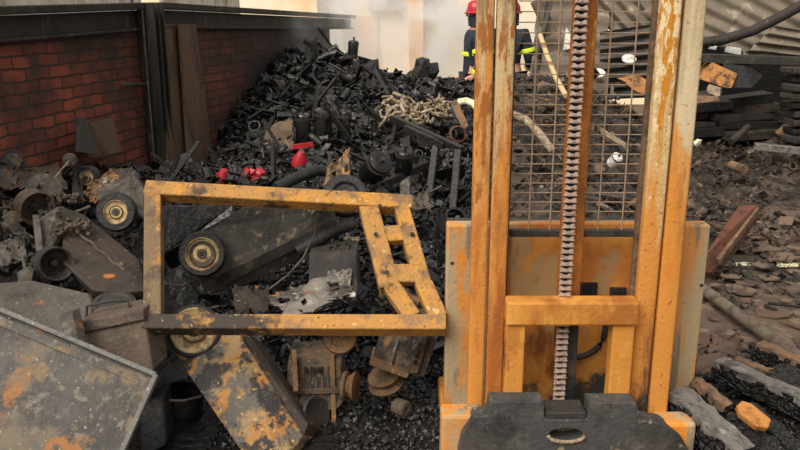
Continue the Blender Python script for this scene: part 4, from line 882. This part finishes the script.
# dark beam and bent pipe, fallen roof sheets
MB().bar(P(700, 58, 8.4), P(830, 62, 8.4), .2, .09).build('fallen_beam', 'dark_steel', label='dark horizontal beam under the fallen roof on the right', cat='beam', bevel=.008)
MB().tube([P(690, 44, 8.8), P(722, 40, 8.75), P(752, 31, 8.65), P(778, 18, 8.6), P(812, 0, 8.5)], .055, 12).build('bent_pipe', 'post', label='long bent dark pipe across the fallen roof sheets', cat='pipe', smooth=True)
def roof(lab, q, n, m, amp=.03):
    MB().sheet(q, n * 8, 8, wavy(n, amp, crum(.05, 2, n)), .006).build('fallen_roof_sheet', m, label=lab, cat='roof sheet', smooth=True)
roof('largest sooty corrugated roof sheet hanging at the upper right', [P(640, 14, 9.3), P(770, -90, 9.0), P(900, 0, 8.6), P(752, 60, 8.9)], 9, 'corr', .02)
roof('dark corrugated roof sheet below the bent pipe', [P(738, 60, 8.7), P(776, 26, 8.5), P(860, 40, 8.3), P(830, 66, 8.4)], 4, 'corr')
roof('sooty roof sheet seen through the right half of the guard', [P(585, 6, 9.7), P(640, -60, 9.4), P(700, 20, 9.2), P(640, 60, 9.5)], 6, 'corr')
roof('black roof sheet hanging low behind the right half of the guard', [P(600, 100, 9.2), P(600, 32, 9.2), P(668, 22, 9.0), P(680, 96, 9.0)], 7, 'corr_dark')
roof('grey roof sheet leaning behind the left half of the guard', [P(526, 110, 8.9), P(540, -20, 9.6), P(610, -20, 9.8), P(606, 116, 8.9)], 6, 'corr')
MB().tube([P(550, 0, 8.9), P(538, 60, 8.8), P(530, 100, 8.6)], .04, 10).build('leaning_pole', 'corr_dark', label='grey leaning pole behind the left half of the guard', cat='pole', smooth=True)
MB().tube([P(536, 0, 9.0), P(552, 34, 9.0)], .07, 10).build('leaning_pole', 'corr', label='thick grey pole slanting right behind the second firefighter', cat='pole', smooth=True)
MB().prism([P(*k) for k in [(566, 28, 9.3), (572, 38, 9.25), (573, 48, 9.2), (563, 50, 9.2)]], V((.02, .03, 0))).build('daylight_patch', 'white', label='small white patch painted as a bright opening left of the chain', cat='panel')  # white colour stands in for daylight through an opening
for px, py, w, lab in ((598, 73, 7, 'white oval patch painted as a gap of sky right of the ram behind the guard'), (629, 59, 7, 'small white patch painted as a gap of sky high behind the right of the guard')):
    c = P(px, py, 9.02); MB().lathe(c, toc(c, .2, 1.5), [(0, .01), (w * mpp(c), .01), (w * mpp(c) * 1.05, 0), (0, -.01)], 20).build('sky_gap_patch', 'white', label=lab, cat='plate', smooth=True)  # white discs painted where bright sky shows through holes
for q, lab in (([P(710, 46, 8.9), P(717, 46, 8.9), P(716, 50, 8.85), P(709, 49, 8.85)], 'small white patch painted as a daylight gap under the fallen roof nearest the mast'), ([P(727, 46, 8.9), P(741, 48, 8.9), P(741, 55, 8.85), P(725, 52, 8.85)], 'larger white patch painted as a daylight gap under the fallen roof')):
    MB().prism(q, V((0, .02, 0))).build('daylight_patch', 'white', label=lab, cat='scrap')  # white slabs painted as distant light below the roof sheets
MB().prism([P(*k) for k in [(602, 128, 6.0), (626, 143, 5.9), (626, 149, 5.9), (602, 134, 6.0)]], V((0, .06, 0))).build('angle_iron', 'pale', label='pale angle iron slanting behind the right half of the guard', cat='angle iron', bevel=.004)
cyl_thing('white_motor', 'whitened round motor behind the right half of the guard', 615, 160, 5.9, .045, .1, (.3, -.5, .6), 'white')
MB().prism([P(*k) for k in [(622, 80, 7.6), (640, 76, 7.7), (654, 84, 7.6), (654, 100, 7.5), (634, 90, 7.5)]], V((0, .2, 0))).build('tan_board', 'wood_orange', label='tan broken board behind the right edge of the guard', cat='board', bevel=.005)
MB().tube([P(540, 35, 8.2), P(548, 58, 7.9), P(556, 78, 7.6), P(566, 96, 7.2)], .025, 8).build('fire_hose', 'hose', label='cream and red fire hose running down from the second firefighter', cat='hose', smooth=True)

# ------------------------------------------------------------------ firefighters
def skin_mesh(name, pts, edges, radii, m, parent, sub=2):
    me = bpy.data.meshes.new(name); me.from_pydata([tuple(p) for p in pts], edges, []); 
    o = bpy.data.objects.new(name, me); COL.objects.link(o)
    sk = o.modifiers.new('s', 'SKIN'); sk.use_smooth_shade = True
    for v, r_ in zip(me.skin_vertices[0].data, radii): v.radius = (r_, r_) if not isinstance(r_, tuple) else r_
    me.skin_vertices[0].data[0].use_root = True
    sb = o.modifiers.new('sub', 'SUBSURF'); sb.levels = sub; sb.render_levels = sub
    dg = bpy.context.evaluated_depsgraph_get(); ev = o.evaluated_get(dg)
    nm = bpy.data.meshes.new_from_object(ev); bpy.data.objects.remove(o); bpy.data.meshes.remove(me)
    nm.materials.clear(); nm.materials.append(M[m]); nm.name = name
    nm.polygons.foreach_set('use_smooth', [True] * len(nm.polygons))
    o = bpy.data.objects.new(name, nm); COL.objects.link(o); o.parent = parent
    return o
def person(lab, loc, rz, arm_fwd=.5):
    t = thing('person', lab, 'person', loc)
    J = {}; pts = []; rad = []; ed = []
    def j(n, x, y, z, r_, par=None):
        J[n] = len(pts); pts.append(V((x, y, z))); rad.append(r_)
        if par: ed.append((J[par], J[n]))
    # facing -Y in local space
    j('pel', 0, 0, .95, .13); j('waist', 0, 0, 1.12, .115, 'pel'); j('chest', 0, 0, 1.32, .13, 'waist'); j('neckb', 0, .01, 1.48, .075, 'chest'); j('neck', 0, 0, 1.55, .055, 'neckb')
    j('head', 0, -.01, 1.64, .085, 'neck'); j('crown', 0, 0, 1.74, .085, 'head')
    for s, n in ((-1, 'l'), (1, 'r')):
        j('sh' + n, s * .19, 0, 1.43, .065, 'chest'); j('el' + n, s * .25, -.08 * arm_fwd, 1.14, .05, 'sh' + n)
        j('wr' + n, s * .21, -.38 * arm_fwd - .02, .98 + .12 * arm_fwd, .033, 'el' + n); j('pm' + n, s * .2, -.38 * arm_fwd - .1, .96 + .12 * arm_fwd, .034, 'wr' + n)
        for k, (dx, dl, dr) in enumerate(((-.028, .065, .0), (-.009, .078, 0), (.010, .072, 0), (.027, .055, 0))):
            b_ = pts[J['pm' + n]]; m1 = 'f%d%s' % (k, n)
            j(m1, b_.x + dx, b_.y - .045, b_.z - .01, .0105, 'pm' + n); j(m1 + 'b', b_.x + dx, b_.y - .045 - dl * .4, b_.z - .03, .0095, m1); j(m1 + 'c', b_.x + dx, b_.y - .03 - dl * .3, b_.z - .03 - dl * .5, .008, m1 + 'b')
        b_ = pts[J['wr' + n]]; j('th' + n, b_.x - s * .035, b_.y - .06, b_.z + .0, .012, 'wr' + n); j('thb' + n, b_.x - s * .04, b_.y - .1, b_.z - .03, .0095, 'th' + n)
        j('hip' + n, s * .1, 0, .88, .105, 'pel'); j('kn' + n, s * .12, -.02, .5, .07, 'hip' + n); j('an' + n, s * .13, .02, .1, .048, 'kn' + n); j('toe' + n, s * .14, -.14, .05, .045, 'an' + n)
    body = skin_mesh('body', pts, ed, rad, 'skin', t)
    # face
    f = MB(); f.lump((0, -.105, 1.655), .018, 2, (.8, 1, 1.4), .05); f.build('nose', 'skin', None, at=(0, 0, 0)).parent = body
    for s in (-1, 1):
        MB().lathe((s * .034, -.082, 1.685), (0, -1, 0), [(0, .012), (.007, .01), (.012, 0)], 10).build('eye', 'char', None, at=(0, 0, 0)).parent = body
        MB().lathe((s * .088, .0, 1.66), (s, 0, 0), [(0, .01), (.02, .012), (.026, 0), (0, -.01)], 12).build('ear', 'skin', None, at=(0, 0, 0)).parent = body
    MB().tube([(-.025, -.086, 1.61), (0, -.092, 1.608), (.025, -.086, 1.61)], .005, 6).build('mouth', 'redwood', None, at=(0, 0, 0)).parent = body
    # clothes
    cp = [pts[J[k]] for k in ('pel', 'waist', 'chest', 'neckb')]; ce = [(0, 1), (1, 2), (2, 3)]; cr = [.15, .14, .15, .09]
    for n in 'lr':
        i = len(cp); cp += [pts[J[k + n]] for k in ('sh', 'el', 'wr')]; ce += [(2, i), (i, i + 1), (i + 1, i + 2)]; cr += [.088, .07, .055]
    cp.append(V((0, 0, .78))); cr.append(.155); ce.append((0, len(cp) - 1))
    jk = skin_mesh('jacket', cp, ce, cr, 'navy', t)
    tp = [V((0, 0, .92))]; te = []; tr = [.15]
    for n in 'lr':
        i = len(tp); tp += [pts[J[k + n]] for k in ('hip', 'kn', 'an')]; te += [(0, i), (i, i + 1), (i + 1, i + 2)]; tr += [.125, .1, .085]
    skin_mesh('trousers', tp, te, tr, 'navy', t)
    for n in 'lr':
        a, b_ = pts[J['an' + n]], pts[J['toe' + n]]
        skin_mesh('boot', [a + V((0, 0, .12)), a, b_], [(0, 1), (1, 2)], [.075, .07, .06], 'rubber', t)
        e_, w_, s_ = pts[J['el' + n]], pts[J['wr' + n]], pts[J['sh' + n]]
        for p_, q_, k, rr in ((s_, e_, .62, .083), (e_, w_, .7, .067)):
            c = p_.lerp(q_, k); MB().lathe(c, q_ - p_, [(rr, -.025), (rr + .006, 0), (rr, .025), (rr - .02, 0)], 20, True).build('reflective_band', 'hivis', None, at=(0, 0, 0), smooth=True).parent = jk
    for z_, rr in ((1.22, .15), (.84, .16)):
        MB().lathe((0, 0, z_), (0, 0, 1), [(rr, -.025), (rr + .008, 0), (rr, .025), (rr - .03, 0)], 28, True).build('reflective_band', 'hivis', None, at=(0, 0, 0), smooth=True).parent = jk
    hm = MB().lathe((0, .005, 1.69), (0, 0, 1), [(.105, -.01), (.135, -.02), (.14, -.012), (.118, .01), (.116, .05), (.1, .095), (.065, .125), (.0, .135)], 28).build('helmet', 'helmet', None, at=(0, 0, 0), smooth=True); hm.parent = t
    MB().box((0, -.105, 1.74), (.05, .03, .06)).build('badge_plate', 'ivory', None, at=(0, 0, 0)).parent = hm
    MB().lathe((0, .02, 1.6), (0, -.1, 1), [(.1, -.05), (.11, -.06), (.106, .06), (.096, .06)], 20, True).build('neck_guard', 'navy', None, at=(0, 0, 0), smooth=True).parent = t
    t.rotation_euler = (0, 0, rz); t.scale = (.955,) * 3
    return t
p = P(476, 8, 9.0); person('firefighter in red helmet facing left, just left of the mast', (p.x, 9.0, .02), -PI / 2 + .15, .0)
p = P(511, 8, 9.3); person('firefighter in red helmet facing away, behind the wire guard', (p.x, 9.3, .02), PI - .5, .4)

# ------------------------------------------------------------------ smoke
def smoke(name, lab, c, sz, dens, seed, col=(.98, .97, .95)):
    o = MB().box(c, sz).build(name, 'white', label=lab, cat='smoke', kind='stuff', at=c)
    m = bpy.data.materials.new(name); m.use_nodes = True; nt = m.node_tree; N = nt.nodes; L = nt.links
    for n in list(N):
        if n.type == 'BSDF_PRINCIPLED': N.remove(n)
    out = [n for n in N if n.type == 'OUTPUT_MATERIAL'][0]
    pv = N.new('ShaderNodeVolumePrincipled'); pv.inputs['Color'].default_value = (*col, 1); pv.inputs['Anisotropy'].default_value = 0.0
    tc = N.new('ShaderNodeTexCoord'); nz = N.new('ShaderNodeTexNoise'); nz.inputs['Scale'].default_value = 1.4; nz.inputs['Detail'].default_value = 4; nz.inputs['Distortion'].default_value = .6
    mp = N.new('ShaderNodeMapping'); mp.inputs['Location'].default_value = (seed, seed * .7, 0); L.new(tc.outputs['Object'], mp.inputs[0]); L.new(mp.outputs[0], nz.inputs['Vector'])
    mr = N.new('ShaderNodeMapRange'); mr.inputs[1].default_value = .47; mr.inputs[2].default_value = .61; L.new(nz.outputs['Fac'], mr.inputs[0])
    # fades to nothing at the borders of its box
    ms = N.new('ShaderNodeMapping'); ms.inputs['Scale'].default_value = (2 / sz[0], 2 / sz[1], 2 / sz[2]); L.new(tc.outputs['Object'], ms.inputs[0])
    ln = N.new('ShaderNodeVectorMath'); ln.operation = 'LENGTH'; L.new(ms.outputs[0], ln.inputs[0])
    fo = N.new('ShaderNodeMapRange'); fo.inputs[1].default_value = 1.0; fo.inputs[2].default_value = .25; L.new(ln.outputs['Value'], fo.inputs[0])
    mu = N.new('ShaderNodeMath'); mu.operation = 'MULTIPLY'; L.new(mr.outputs[0], mu.inputs[0]); L.new(fo.outputs[0], mu.inputs[1])
    m2 = N.new('ShaderNodeMath'); m2.operation = 'MULTIPLY'; m2.inputs[1].default_value = dens; L.new(mu.outputs[0], m2.inputs[0]); L.new(m2.outputs[0], pv.inputs['Density'])
    L.new(pv.outputs[0], out.inputs['Volume'])
    o.data.materials.clear(); o.data.materials.append(m)
    return o
smoke('smoke_plume', 'white smoke rising behind the crest of the black heap', (.15, 11.4, 1.7), (5.0, 3.4, 3.8), 2.6, 2)
smoke('thin_haze', 'thin grey haze drifting over the heap beside the brick wall', (-1.0, 8.9, 1.5), (2.6, 2.2, 1.6), .35, 5)

# ------------------------------------------------------------------ light
w = bpy.data.worlds.new('world'); sc.world = w; w.use_nodes = True
bg = w.node_tree.nodes['Background']; bg.inputs[0].default_value = (1.0, .965, .92, 1); bg.inputs[1].default_value = .46
sun = bpy.data.lights.new('sun', 'SUN'); sun.energy = 3.6; sun.angle = math.radians(50); sun.color = (1, .95, .87)
so = bpy.data.objects.new('sun', sun); COL.objects.link(so); so.rotation_euler = (math.radians(42), 0, math.radians(-38))

sc.view_settings.view_transform = 'Standard'; sc.view_settings.look = 'None'; sc.view_settings.gamma = 1; sc.view_settings.exposure = .5
sc.view_settings.use_curve_mapping = False
sc.cycles.use_denoising = True
sc.cycles.volume_step_rate = 2.0; sc.cycles.volume_bounces = 3
